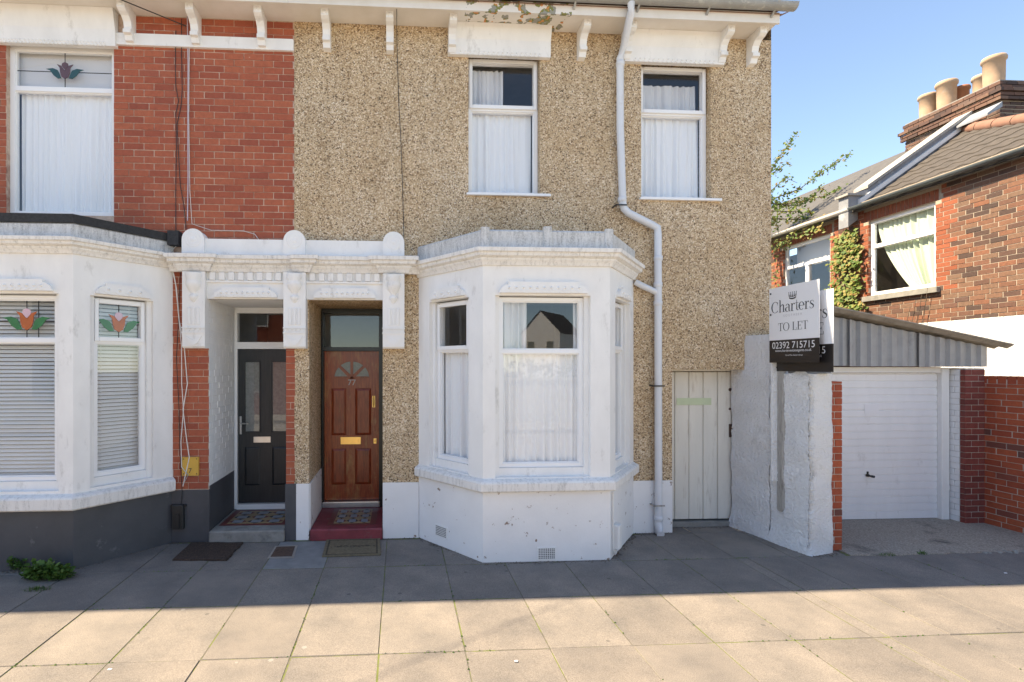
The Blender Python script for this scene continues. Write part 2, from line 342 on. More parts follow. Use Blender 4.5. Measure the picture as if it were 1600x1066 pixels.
def tag(o, label, cat, group=None):
    o['label'] = label; o['category'] = cat
    if group: o['group'] = group
    return o
def struct(o): o['kind'] = 'structure'; return o
def frame_T(ox, oy, ang): return Matrix.Translation((ox, oy, 0)) @ Matrix.Rotation(ang, 4, 'Z')   # local x along wall, y into wall
def offset(line, d):
    m = MB(); P = [Vector(p) for p in line]; out = []
    for i, p in enumerate(P):
        n1 = n2 = None
        if i > 0: e = (P[i]-P[i-1]).normalized(); n1 = Vector((e.y, -e.x))
        if i < len(P)-1: e = (P[i+1]-P[i]).normalized(); n2 = Vector((e.y, -e.x))
        n1 = n1 or n2; n2 = n2 or n1; b = n1+n2; b = b/max(.2, b.dot(n1)); out.append((p.x+b.x*d, p.y+b.y*d))
    return out
# bricks: real pieces, the first `cap` as objects of their own, the rest joined
class Bricks:
    def __init__(s, parent, mat, cap=300, name='brick'): s.parent = parent; s.mat = mat; s.cap = cap; s.n = 0; s.cache = {}; s.rest = {}; s.name = name
    def one(s, T, x0, x1, z0, z1, depth=.06, mat=None):
        mat = mat or s.mat; wd, h = round(x1-x0, 3), round(z1-z0, 3)
        pr = random.uniform(-.0025, .0025)
        L = T @ Matrix.Translation((x0, pr, z0)) @ Matrix.Rotation(random.uniform(-.004, .004), 4, 'Y')
        if s.n < s.cap:
            key = (wd, h, depth, mat)
            if key not in s.cache:
                b = MB(); b.bbox(0, wd, 0, depth, 0, h, .004); o = b.build(s.name, mat, s.parent); s.cache[key] = o.data
            else:
                o = bpy.data.objects.new(s.name, s.cache[key]); COL.objects.link(o); attach(o, s.parent)
            o.matrix_basis = L; s.n += 1
        else:
            b = s.rest.setdefault(mat, MB()); b.T = L; b.box(0, wd, 0, depth, 0, h)
    def region(s, T, x0, x1, z0, z1, mat=None, L=.225, C=.0765, j=.008, xo=0.0, holes=(), matf=None, vary=True):
        k0 = math.floor(z0/C)
        k = k0
        while k*C < z1-.012:
            a, b = max(k*C, z0), min((k+1)*C-j, z1); st = xo+(L/2 if k % 2 else 0)+(.0 if k % 5 or not vary else L/4)
            i = math.floor((x0-st)/L)
            if b-a > .02:
                while st+i*L < x1:
                    segs = [(max(st+i*L, x0), min(st+(i+1)*L-j, x1))]
                    for h in holes:
                        if b > h[2]+.005 and a < h[3]-.005:
                            ns = []
                            for p, q in segs:
                                if q <= h[0] or p >= h[1]: ns.append((p, q))
                                else:
                                    if p < h[0]: ns.append((p, h[0]))
                                    if q > h[1]: ns.append((h[1], q))
                            segs = ns
                    for p, q in segs:
                        if q-p > .025: s.one(T, p, q, a, b, mat=(matf(p, q, a, b) if matf else mat))
                    i += 1
            k += 1
    def finish(s):
        for mat, b in s.rest.items(): b.build(s.name+'work', mat, s.parent, kind='stuff')
# ---------------------------------------------------------------- shared house pieces
def window(parent, T, x0, x1, z0, z1, zt, top=True, fw=.045, y=.0, sill=None, part=True, name='window', mat='upvc'):
    """casement in local wall coords; front of the frame at y; zt = transom height"""
    b = MB(T); d = .06
    b.box(x0, x0+fw, y, y+d, z0, z1); b.box(x1-fw, x1, y, y+d, z0, z1)
    b.box(x0+fw, x1-fw, y, y+d, z0, z0+fw); b.box(x0+fw, x1-fw, y, y+d, z1-fw, z1); b.box(x0+fw, x1-fw, y, y+d, zt-fw/2, zt+fw/2)
    # inner glazing bead
    for (p, q) in ((z0+fw, zt-fw/2), (zt+fw/2, z1-fw)):
        e = .012
        b.box(x0+fw, x0+fw+e, y+.015, y+d-.005, p, q); b.box(x1-fw-e, x1-fw, y+.015, y+d-.005, p, q)
        b.box(x0+fw+e, x1-fw-e, y+.015, y+d-.005, p, p+e); b.box(x0+fw+e, x1-fw-e, y+.015, y+d-.005, q-e, q)
    o = b.build(name, mat, parent); host = o if part else parent
    if top:
        c = MB(T); s = .042; e = .006; X0, X1, Z0, Z1 = x0+.012, x1-.012, zt+.004, z1-.012
        c.bbox(X0, X0+s, y-.022, y-.001, Z0, Z1, .006); c.bbox(X1-s, X1, y-.022, y-.001, Z0, Z1, .006)
        c.bbox(X0+s, X1-s, y-.022, y-.001, Z0, Z0+s, .006); c.bbox(X0+s, X1-s, y-.022, y-.001, Z1-s, Z1, .006)
        c.build('sash', mat, host)
    for (p, q) in ((z0+fw, zt-fw/2), (zt+fw/2, z1-fw)):
        g = MB(T); g.add([(x0+fw, y+.028, p), (x1-fw, y+.028, p), (x1-fw, y+.028, q), (x0+fw, y+.028, q)], [(0, 1, 2, 3)]); g.build('pane', 'glass', host)
    if sill:
        c = MB(T); c.bbox(x0-.03, x1+sill, y-.13, y+.02, z0-.028, z0, .006); c.build('sill', mat, host)
    return o
def curtain(T, x0, x1, z0, z1, y, folds, label, mat='curtain', amp=.02, gather=None, name='curtain', group=None):
    b = MB(T); n = max(40, folds*14); nz = 12; vs = []
    terms = [(folds*random.uniform(.35, 1.7), random.uniform(0, 6.28), random.uniform(-1.6, 1.6), random.uniform(.3, 1)) for _ in range(6)]
    for j in range(nz+1):
        v = j/nz
        for i in range(n+1):
            u = i/n; uu = u+.035*math.sin(5*u+terms[0][1])
            xx = x0+(x1-x0)*u
            if gather: xx = gather(u, v, x0, x1)
            q = sum(c*math.sin(6.283*f*uu+p+d*(1-v)) for f, p, d, c in terms)
            yy = y+amp*.75*q*(.55+.45*(1-v))
            vs.append((xx+amp*.25*math.cos(6.283*folds*uu), yy, z0+(z1-z0)*v+(.006*math.sin(u*folds*6.28) if j == 0 else 0)))
    b.add(vs, [(j*(n+1)+i, j*(n+1)+i+1, (j+1)*(n+1)+i+1, (j+1)*(n+1)+i) for j in range(nz) for i in range(n)], True)
    return tag(b.build(name, mat), label, 'curtain', group)
def beads(parent, T, x0, x1, z, y, n, r=.016):
    b = MB(T)
    for i in range(n):
        x = x0+(x1-x0)*(i+.5)/n
        b.lathe((x, y, z), [(r, 0), (r*.8, r*.5), (r*.15, r*.8)], 8, 'y')
        h = (x1-x0)/n/2
        b.prism([(x-h*.9, z-r*1.5), (x, z-r*3.2), (x+h*.9, z-r*1.5)], y-.006, y+.01)
    return b.build('bead_row', 'white', parent)
def lintel_panel(parent, T, xc, wd, z, y, n):
    b = MB(T); h = wd/2
    pts = [(-h, 0), (h, 0), (h, .02), (h-.02, .055), (h-.06, .08), (h-.09, .085), (h-.09, .115), (-h+.09, .115), (-h+.09, .085), (-h+.06, .08), (-h+.02, .055), (-h, .02)]
    b.prism([(xc+p, z+q) for p, q in pts], y-.045, y+.01)
    o = b.build('lintel_ornament', 'white', parent)
    beads(parent, T, xc-h+.06, xc+h-.06, z+.052, y-.045, n)
def corbel(parent, x, top=6.05, wd=.085):
    b = MB(); pts = [(0, 0), (.25, 0), (.25, -.075), (.215, -.095), (.16, -.11), (.115, -.15), (.10, -.20), (.10, -.225), (.125, -.235), (.125, -.275), (.09, -.285), (.07, -.335), (0, -.345)]
    b.side([(o, top+z) for o, z in pts], x-wd/2, x+wd/2)
    b.lathe((x, -.25, top-.037), [(.018, 0), (.014, .008), (.002, .01)], 8, 'y')
    b.build('corbel', 'white', parent)
def window_head(parent, x0, x1, zb, n, top=6.05):
    b = MB(); b.side([(0, zb), (.06, zb), (.065, zb+.06), (.07, zb+.18), (.11, top-.05), (.12, top-.001), (0, top-.001)], x0, x1)
    o = b.build('window_head', 'white', parent); beads(o, ID, x0+.1, x1-.1, zb+.035, -.062, n, .013)
def tulip(parent, T, x0, x1, z0, z1, y, mats=('sg_red', 'sg_green', 'sg_pink'), k=1.0):
    xc, zc = (x0+x1)/2, (z0+z1)/2; s = min(x1-x0, (z1-z0)*1.6)*.5*k
    b = MB(T); t = .004
    for q in (((x0, zc-.02), (xc-.5*s, zc-.02)), ((xc+.5*s, zc-.02), (x1, zc-.02)), ((xc, z0), (xc, zc-.3*s)), ((xc, zc+.3*s), (xc, z1))):
        (a, c), (d, e) = q; b.box(a-t if a == d else a, d+t if a == d else d, y-.004, y, c-t if c == e else c, e+t if c == e else e)
    b.build('lead_came', 'dark', parent)
    P = lambda L: [(xc+p*s, zc+q*s) for p, q in L]
    b = MB(T); b.prism(P([(-.02, -.36), (.02, -.36), (.14, -.28), (.2, -.1), (.22, .1), (.34, .26), (.16, .2), (.02, .02), (-.02, .02), (-.16, .2), (-.34, .26), (-.22, .1), (-.2, -.1), (-.14, -.28)]), y-.006, y); b.build('flower_pane', mats[0], parent)
    for sg in (-1, 1):
        b = MB(T); L = [(sg*.16, -.34), (sg*.3, -.36), (sg*.48, -.22), (sg*.62, -.02), (sg*.78, .04), (sg*.5, .08), (sg*.3, 0), (sg*.24, -.12)]
        b.prism(P(L if sg > 0 else L[::-1]), y-.006, y); b.build('leaf_pane', mats[1], parent)
    b = MB(T); b.prism(P([(-.02, .04), (.02, .04), (.14, .19), (.12, .3), (0, .36), (-.12, .3), (-.14, .19)]), y-.006, y); b.build('bud_pane', mats[2], parent)
def cornice_prof(z0, z1):     # moulded cornice, out / z, closed at the wall
    h = z1-z0
    return [(-.02, z0), (.02, z0), (.035, z0+.18*h), (.055, z0+.32*h), (.055, z0+.42*h), (.10, z0+.52*h), (.105, z0+.70*h), (.13, z0+.74*h), (.135, z0+.96*h), (.12, z1), (-.02, z1)]
def bay(parent, line, zs, z_open0, z_open1, zc0, zc1, zp, faces, base_mat, wall_mat='white'):
    """canted bay on plan `line` (4 points). zs = (sill bottom, sill top)."""
    sb, st = zs
    b = MB(); b.sweep(line, [(-.2, 0), (0, 0), (0, sb), (-.2, sb)]); root = b.build('bay_window', base_mat, parent)
    b = MB(); b.sweep(line, [(-.22, sb), (.05, sb), (.065, sb+.015), (.068, st-.03), (.055, st-.012), (.0, st+.012), (-.12, st+.03), (-.22, st+.03)]); b.build('sill', 'white_sill', root)
    for k, (a, c) in enumerate(zip(line, line[1:])):
        A, C = Vector(a), Vector(c); Lw = (C-A).length; T = frame_T(A.x, A.y, math.atan2(C.y-A.y, C.x-A.x))
        f = faces[k]
        if f is None:
            b = MB(T); b.wall(0, Lw, st, zc0, []); b.build('pier', wall_mat, root); continue
        u0, u1, zt, n = f
        b = MB(T); b.wall(0, Lw, st, zc0+.02, [(u0-.05, u1+.05, z_open0-.09, z_open1, .045)])
        # stepped inner reveal
        b.wall(u0-.05, u1+.05, z_open0-.09, z_open1, [(u0, u1, z_open0-.09, z_open1-.0, .16)], .045)
        b.box(u0-.001, u1+.001, .06, .2, st, z_open0-.002)
        # chamfer stops at the pier feet
        b.build('pier', wall_mat, root)
        window(root, T, u0, u1, z_open0, z_open1-.012, zt, True if n < 8 and k != 1 else False, .04, .085, part=False, name='window_frame')
        lintel_panel(root, T, (u0+u1)/2, min(u1-u0+.02, Lw*.8), z_open1+.02, 0, n)
    b = MB(); b.sweep(line, cornice_prof(zc0, zc1)); b.build('cornice', 'white_sill', root)
    b = MB(); b.sweep(line, [(-.16, zc1-.01), (.015, zc1-.01), (.02, zp-.02), (0, zp), (-.15, zp), (-.16, zp-.02)]); b.build('parapet', 'white_stain', root)
    b = MB(); b.hull([tuple(p) for p in offset(line, -.15)] + [(line[-1][0]-.1, .12), (line[0][0]+.1, .12)], zp-.16, zp-.12); b.build('flat_roof', 'lead', root)
    b = MB(); b.hull([tuple(p) for p in offset(line, -.06)] + [(line[-1][0]-.05, .15), (line[0][0]+.05, .15)], z_open1+.012, z_open1+.05); b.build('bay_ceiling', 'room', root)
    return root
def console(parent, xc, z0, z1, out=.13, wd=.25):
    b = MB(); h = wd/2
    b.side([(0, z0), (out-.02, z0), (out, z0+.02), (out, z1), (0, z1)], xc-h, xc+h)
    b.side([(out-.002, z0+.17), (out+.012, z0+.17), (out+.012, z0+.185), (out-.002, z0+.185)], xc-h-.004, xc+h+.004)
    b.side([(out-.002, z0+.225), (out+.012, z0+.225), (out+.012, z0+.24), (out-.002, z0+.24)], xc-h-.004, xc+h+.004)
    for i in range(5):
        x = xc-h+wd*(i+.5)/5; b.prism([(x-.022, z0+.22), (x, z0+.19), (x+.022, z0+.22)], -out-.01, -out+.01)
    for i in (-1, 0, 1):                                       # flutes
        x = xc+i*.05; b.bbox(x-.016, x+.016, -out-.012, -out+.005, z0+.27, z0+.46, .005)
    b.prism([(xc-.09, z0+.14), (xc-.05, z0+.06), (xc, z0+.03), (xc+.05, z0+.06), (xc+.09, z0+.14), (xc+.05, z0+.115), (xc, z0+.09), (xc-.05, z0+.115)], -out-.012, -out+.01)
    v = z1-.02                                                  # half-round vase
    b.lathe((xc, -out+.01, 0), [(.085, v), (.09, v-.05), (.075, v-.075), (.085, v-.10), (.085, v-.13), (.07, v-.17), (.035, v-.22), (.03, v-.235), (.05, v-.255), (.05, v-.275), (.03, v-.31), (.008, v-.335), (.001, v-.345)], 14, 'z', math.pi, 2*math.pi)
    b.build('console', 'white', parent)
def roundel(parent, xc, z0, z1, y=-.15, wd=.245):
    b = MB(); r = wd/2; zc = z1-r; n = 14
    b.prism([(xc-r, z0), (xc+r, z0)]+[(xc+r*math.cos(math.pi*i/n), zc+r*math.sin(math.pi*i/n)) for i in range(n+1)], y, .0)
    b.lathe((xc, y, zc), [(.090, -.002), (.082, .005), (.072, .0015), (.062, .0015), (.055, .005), (.045, .0015), (.032, .0015), (.022, .006), (.001, .009)], 18, 'y')
    b.build('roundel_block', 'white', parent)
def tile_panel(parent, x0, x1, y0, y1, z, border):
    """small encaustic tiles laid on a step"""
    def q(m, pts, h=.003): b = B.setdefault(m, MB()); b.hull(pts, z, z+h)
    B = {}; q('t_red', [(x0, y0), (x1, y0), (x1, y1), (x0, y1)], .002)
    bx = .07; x0 += bx; x1 -= bx; y0 += .06; y1 -= .05
    nx, ny = 3, 3; dx, dy = (x1-x0)/nx, (y1-y0)/ny
    q('t_cream', [(x0, y0), (x1, y0), (x1, y1), (x0, y1)], .004)
    for i in range(nx):
        for j in range(ny):
            cx, cy = x0+(i+.5)*dx, y0+(j+.5)*dy; a, c = dx*.27, dy*.30
            q('t_blue', [(cx-a, cy-c), (cx+a, cy-c), (cx+a, cy+c), (cx-a, cy+c)], .006)
            for sx, sy in ((1, 0), (-1, 0), (0, 1), (0, -1)):
                if sx: p = [(cx+sx*a*1.05, cy-c*.8), (cx+sx*dx*.48, cy), (cx+sx*a*1.05, cy+c*.8)]
                else: p = [(cx-a*.8, cy+sy*c*1.05), (cx, cy+sy*dy*.48), (cx+a*.8, cy+sy*c*1.05)]
                if (sx+sy) < 0 and sx: p = p[::-1]
                if sy > 0: p = p[::-1]
                q('t_black' if sx == 0 or (i+j) % 2 else 't_red', p, .0055)
    for m, b in B.items(): b.build('tile_panel', m, parent, kind='stuff')
def text_mesh(parent, txt, T, size, mat, name='lettering', align='CENTER', sx=1.0):
    c = bpy.data.curves.new(name, 'FONT'); c.body = txt; c.size = size; c.align_x = align
    o = bpy.data.objects.new(name, c); COL.objects.link(o)
    dg = bpy.context.evaluated_depsgraph_get(); me = bpy.data.meshes.new_from_object(o.evaluated_get(dg))
    bpy.data.objects.remove(o); bpy.data.curves.remove(c)
    X = T @ Matrix.Diagonal((sx, 1, 1, 1)); me.transform(X)
    me.materials.clear(); me.materials.append(M[mat]); p = bpy.data.objects.new(name, me); COL.objects.link(p); attach(p, parent); return p
XZ = Matrix.Rotation(R(90), 4, 'X')       # text plane (x, y) -> (x, z), facing -y
# ================================================================ SETTING
b = MB(); b.box(-150, 150, -150, 150, -.32, -.12); road = struct(b.build('road', 'bounce_road'))
pav = MB(); pav.box(-7, 12, -3.3, 9, -.11, -.0045); pavement = struct(pav.build('pavement', 'joint'))
b = MB()
for i in range(21): b.bbox(-7+i*.92, -7+i*.92+.912, -3.43, -3.302, -.118, .0, .012)
b.build('kerb', 'kerbstone', pavement)
xs = [-7.55+.6155*i for i in range(33)]
x_off = -1.381+.6155*6-(-1.381)   # joints run through X = -1.381 + k*.6155
xs = [-1.381+.6155*k for k in range(-9, 18)]
ys = [-3.29, -3.23, -2.425, -1.62, -.845, -.05, .75]
def slab(x0, x1, y0, y1, mat='slab', z=0.0):
    g = .0032; b = MB(); b.hull([(x0+g, y0+g), (x1-g, y0+g), (x1-g, y1-g), (x0+g, y1-g)], -.05, z+random.uniform(-.004, .003), .005); return b.build('paving_slab', mat, pavement)
for j in range(1, 6):
    for i in range(len(xs)-1):
        x0, x1 = xs[i]+random.uniform(-.004, .004), xs[i+1]
        if j == 4 and x1 > 4.9: 
            if ys[j] < -.8: slab(x0, x1, ys[j], -.80) if False else None
            continue
        if j == 5 and (x1 < 3.1 or x1 > 4.9): continue
        if j == 4 and -1.2 < (x0+x1)/2 < -.9: 
            slab(x0, x1, ys[j], ys[j+1], 'patch'); continue
        if abs(x0-3.543) < .05 and j < 4:      # the narrow strip beside one slab
            slab(x0, x0+.13, ys[j], ys[j+1]); slab(x0+.13, x1, ys[j], ys[j+1]); continue
        slab(x0, x1, ys[j], ys[j+1])
b = MB(); n = 24
pts_f = [(4.83+2.75*i/n, -.865+random.uniform(-.02, .02)) for i in range(n+1)]
b.hull(pts_f+[(7.58, .34), (4.83, .34)], -.06, .006); struct(b.build('driveway', 'drive'))
b = MB()
for i in range(n):          # broken edge of the driveway
    if 12 < i: 
        for k in range(3):
            x = 4.83+2.75*(i+random.random())/n; y = -.875+random.uniform(-.02, .03); s_ = random.uniform(.012, .03)
            b.lathe((x, y, -.004), [(s_, 0), (s_*.8, s_*.6), (.001, s_*.8)], 6)
b.build('broken_edge', 'concrete', pavement, kind='stuff')

# ================================================================ PEBBLEDASHED HOUSE
XL, XR, ZT = -1.23, 4.576, 6.05
PH = thing('end_terrace_house', (1.6, 0, 0), 'end of terrace house with brown pebbledashed front and white single bay window', 'house')
wy = .09
mw = (*[WX(p, wy) for p in (731, 840)], WZ(785, 307, wy), WZ(785, 94, wy), WZ(785, 172, wy))
rw = (*[WX(p, wy) for p in (997, 1103)], WZ(1050, 314, wy), WZ(1050, 106, wy), WZ(1050, 179, wy))
pR = (WX(483), WX(598))       # porch recess of 77
ZL = 2.80                      # porch ceiling
RD = .93                       # porch depth
gate_x0, gate_z = WX(1050), 1.985
b = MB()
b.wall(XL, XR, 0, ZT, [(mw[0]-.004, mw[1]+.004, mw[2]-.0, mw[3]+.02, .2), (rw[0]-.004, rw[1]+.004, rw[2], rw[3]+.02, .2), (pR[0], pR[1], 0, ZL, RD), (.30, 2.74, 0, 3.3, .2), (gate_x0, XR+.01, 0, gate_z, .3)])
b.build('wall', 'pebble', PH)
b = MB(); b.add([(XR, 0, 0), (XR, 8.5, 0), (XR, 8.5, 6.12), (XR, 4.2, 7.48), (XR, 0, 6.2)], [(0, 1, 2, 3, 4)])
b.build('gable_wall', 'pebble', PH)
b = MB(); b.box(XL+.01, XR-.01, 8.45, 8.5, 0, ZT); b.box(XL+.01, XL+.06, 1.0, 8.44, 0, ZT); b.box(XL+.07, XR-.01, 3.6, 3.65, 0, ZT); b.box(XL+.07, XR-.02, .22, 3.59, 3.32, 3.36)
b.box(XL+.07, XR-.02, .22, 8.44, ZT-.06, ZT-.02); b.box(2.95, 3.0, .22, 3.59, 0, 3.31); b.box(-.12, -.07, .22, 3.59, 0, 3.31)
b.build('inner_wall', 'room', PH)
b = MB(); b.box(XL+.07, 2.94, .22, 3.59, -.02, .02); b.build('room_floor', 'room', PH)
fx = WX(1217, -.33)
rf = MB(); rf.add([(XL, -.37, 6.17), (fx+.01, -.37, 6.17), (fx+.01, 4.2, 7.55), (XL, 4.2, 7.55), (XL, 8.9, 6.1), (fx+.01, 8.9, 6.1)], [(0, 1, 2, 3), (3, 2, 5, 4)])
rf.add([(XL, -.37, 6.12), (fx+.01, -.37, 6.12), (fx+.01, 4.2, 7.50), (XL, 4.2, 7.50)], [(3, 2, 1, 0)])
rf.add([(fx+.01, -.37, 6.12), (XR+.02, -.42, 6.17), (fx+.01, 4.2, 7.55), (fx+.01, 4.2, 7.50)], [(0, 1, 2, 3)])
rf.build('roof', 'ridge', PH)
fx = WX(1217, -.33)
b = MB(); b.box(XL, fx, -.32, .02, ZT+.001, ZT+.02); b.build('soffit', 'soffit', PH)
b = MB(); b.bbox(XL, fx+.002, -.345, -.321, ZT-.025, ZT+.10, .004); b.build('fascia', 'soffit', PH)
gx0, gx1 = WX(870, -.42), WX(1243, -.42)
def half_gutter(parent, xa, xb, y, z, r, mat):
    b = MB(); n = 10; prof = [(r*math.cos(math.pi+math.pi*i/n), r*math.sin(math.pi+math.pi*i/n)) for i in range(n+1)]
    P = prof+[(p*.9, q*.9) for p, q in prof[::-1]]
    b.side([(-(y)+p, z+q) for p, q in P], xa, xb)
    return b
b = half_gutter(PH, XL, gx1, -.415, ZT+.145, .066, 'gutter_grey')
gut = b.build('gutter', 'gutter_grey', PH)
b = MB()
for px in (900, 1000, 1110, 1212): 
    x = WX(px, -.42); b.side([(.34, ZT+.03), (.352, ZT+.03), (.40, ZT+.072), (.48, ZT+.13), (.488, ZT+.15), (.478, ZT+.15), (.40, ZT+.082), (.34, ZT+.05)], x-.012, x+.012)
b.build('gutter_bracket', 'gutter_grey', gut)
for px in (508, 609, 708, 916, 1139, 1189): corbel(PH, WX(px, -.2))
corbel(PH, WX(987, -.2))
window_head(PH, WX(703, -.05), WX(860, -.05), WZ(785, 84, -.1), 18)
window_head(PH, WX(976, -.05), WX(1131, -.05), WZ(1050, 95, -.1), 18)
window(PH, ID, *mw[:4], mw[4], True, .042, wy, .13)
window(PH, ID, *rw[:4], rw[4], True, .042, wy, .13)
curtain(ID, mw[0]+.03, mw[1]-.06, mw[2]+.02, mw[4]-.01, .18, 11, 'white net curtain hanging in the lower pane of the middle upstairs window')
curtain(ID, mw[0]+.03, (mw[0]+mw[1])/2+.02, mw[4]-.05, mw[3]-.08, .20, 6, 'grey white curtain half drawn behind the top pane of the middle upstairs window', 'curtain_grey')
curtain(ID, rw[0]+.03, rw[1]-.05, rw[2]+.02, rw[4]-.01, .18, 10, 'white net curtain hanging in the lower pane of the upstairs window beside the downpipe')
curtain(ID, rw[0]+.03, rw[1]-.07, rw[4]-.05, rw[3]-.16, .22, 7, 'dim grey curtain behind the top pane of the upstairs window beside the downpipe', 'curtain_grey')
# white plinth
pz = .655
b = MB(); b.bbox(pR[1]+.0, .222, -.016, .03, 0, pz, .006); b.build('plinth', 'white_chip', PH)
b = MB(); b.bbox(2.82, gate_x0+.0, -.016, .03, 0, pz-.02, .006); b.build('plinth', 'white_chip', PH)
b = MB(); b.bbox(WX(463), pR[0]+.002, -.016, .012, 0, pz, .004); b.box(pR[0]-.0, pR[0]+.014, .012, RD-.05, .1, pz+.0); b.build('plinth', 'white_chip', PH)
# bay
bl = [(.222, 0), (.853, -.82), (2.196, -.82), (2.83, 0)]
c1 = Vector(bl[1])-Vector(bl[0]); Lc = c1.length
Tc = frame_T(*bl[0], math.atan2(c1.y, c1.x))
bay_o = bay(PH, bl, (.735, .855), .965, 2.765, 3.07, 3.24, 3.44,
    [(.24, .78, 2.21, 4), (WX(779, -.74)-bl[1][0], WX(911, -.74)-bl[1][0], 2.185, 11), (.26, .80, 2.21, 4)], 'white_chip')
for x in (bl[1][0]+.02, (bl[1][0]+bl[2][0])/2, bl[2][0]-.02):
    b = MB(); b.bbox(x-.045, x+.045, -.855, -.83, 3.235, 3.46 if abs(x-1.5) > .2 else 3.475, .008); b.build('parapet_block', 'white_stain', bay_o)
for (px0, px1, yy) in ((1, 2, 0),):
    pass
def vent(T, xc, zc):
    b = MB(T); b.bbox(xc-.10, xc+.10, -.008, .0, zc-.065, zc+.065, .003); o = b.build('air_vent', 'white', bay_o)
    h = MB(T)
    for i in range(9):
        for j in range(6): h.box(xc-.085+i*.0195, xc-.085+i*.0195+.011, -.0095, -.007, zc-.052+j*.0185, zc-.052+j*.0185+.011)
    h.build('vent_hole_shade', 'dark', bay_o, kind='stuff')  # black squares on the plate stand in for shade inside the holes
vent(frame_T(*bl[1], 0), WX(854, -.82)-bl[1][0], .085)
vent(Tc, .40, .17)
Tr = frame_T(*bl[2], math.atan2(bl[3][1]-bl[2][1], bl[3][0]-bl[2][0]))
b = MB(Tr); b.bbox(.10, .22, -.07, 0, .09, .34, .012); b.tube([(.06, -.015, .7), (.06, -.015, .1), (.08, -.03, .04), (.12, -.035, .05), (.14, -.03, .1)], .009, 6); b.build('meter_box', 'trim', bay_o)
# bay curtains (behind the glass)
def bayT(a, c): return frame_T(a[0], a[1], math.atan2(c[1]-a[1], c[0]-a[0]))
curtain(bayT(bl[1], bl[2]), .10, 1.24, .97, 2.17, .165, 12, 'pale net curtain across the lower pane of the pebbledashed house bay front')
curtain(bayT(bl[1], bl[2]), .10, .50, 2.17, 2.74, .18, 4, 'grey white curtain bunched at the left of the bay front top pane', 'curtain_grey')
curtain(bayT(bl[1], bl[2]), 1.0, 1.24, 2.17, 2.74, .18, 3, 'grey white curtain strip at the right of the bay front top pane', 'curtain_grey')
curtain(bayT(bl[0], bl[1]), .22, .80, .97, 2.2, .175, 5, 'pale curtain with loose folds in the left angled side of the white bay', amp=.03)
curtain(bayT(bl[2], bl[3]), .22, .84, .97, 2.74, .175, 6, 'grey curtain in the right angled side of the white bay', 'curtain_grey')
# downpipe
def dp(px, py, Y=-.075): x, z = W(px, py, Y); return (x, Y, z)
b = MB(); p0 = dp(969, 75); tx = W(985, 6, -.40)
b.tube([(WX(986, -.415), -.415, ZT+.09), (WX(985, -.40), -.405, ZT-.02), (p0[0]+.02, -.13, ZT-.22), (p0[0], -.075, ZT-.33), dp(969, 200), dp(973, 318), (dp(975, 326)), dp(982, 333), dp(1018, 351), dp(1027, 356), dp(1028, 366), dp(1028.5, 600), dp(1029, 824)], .043, 12)
b.tube([dp(1029, 818), (dp(1029, 828)[0], -.09, .03), (dp(1029, 828)[0], -.13, .015)], .047, 12)
pipe = b.build('downpipe', 'pipe', PH)
for px, py in ((1028, 445), (1028, 474), (972, 312), (1028.5, 404), (1029, 810), (969, 100)):
    b = MB(); c = dp(px, py); b.lathe((c[0], c[1], c[2]-.03), [(.043, 0), (.05, .005), (.05, .055), (.043, .06)], 12); b.build('pipe_collar', 'pipe', pipe)
b = MB(); b.tube([dp(993, 441, -.03), dp(1004, 447), dp(1015, 452), dp(1026, 457)], .036, 10); b.build('pipe_branch', 'pipe', pipe)
for px, py, m in ((1029, 603, 'dark'), (970, 322, 'dark'), (1029, 789, 'weathered')):
    b = MB(); c = dp(px, py); b.box(c[0]-.075, c[0]+.055, -.123, -.117, c[2]-.008, c[2]+.008); b.box(c[0]-.08, c[0]-.066, -.123, .0, c[2]-.008, c[2]+.008); b.build('pipe_clip', m, pipe)
# side gate
gz1 = 1.955; gx1_ = 4.235; gy = .235
gate = MB(); gate.box(gx1_, gx1_+.07, gy-.03, gy+.08, .05, gate_z-.002); gate.box(gate_x0-.05, gx1_-.001, gy-.01, gy+.07, gz1+.006, gate_z-.002)
gate_o = gate.build('side_gate', 'plank', PH)
pw = (gx1_-.008-gate_x0+.02)/5
for i in range(5):
    b = MB(); b.bbox(gate_x0-.02+i*pw+.002, gate_x0-.02+(i+1)*pw-.004, gy+random.uniform(-.004, .004), gy+.035, .085, gz1-random.uniform(0, .006), .005); b.build('plank', 'plank', gate_o)
b = MB(); b.box(gate_x0-.02, gx1_+.05, gy-.05, gy+.1, 0.0, .06); b.build('threshold', 'concrete', gate_o)
gx = lambda px, py: W(px, py, gy)
b = MB(); x0, z0 = gx(1057, 633); x1, z1 = gx(1111, 622); b.box(x0, x1, gy-.006, gy-.0025, z0, z1); b.build('tape_strip', 'greentape', gate_o)
for px, py, r in ((1140.5, 609, .022), (1140, 639, .016)):
    b = MB(); x, z = gx(px, py); b.lathe((x, gy-.002, z), [(r, 0), (r, .006), (r*.5, .012), (.001, .012)], 12, 'y'); b.build('lock', 'rust', gate_o)
b = MB(); x, z = gx(1141, 673); b.box(x-.022, x+.02, gy-.008, gy-.002, z-.085, z+.085); b.tube([(x, gy-.01, z+.055), (x-.004, gy-.045, z+.03), (x+.02, gy-.055, z-.01), (x+.018, gy-.05, z-.05), (x-.01, gy-.04, z-.062)], .008, 6); b.build('latch', 'rust', gate_o)
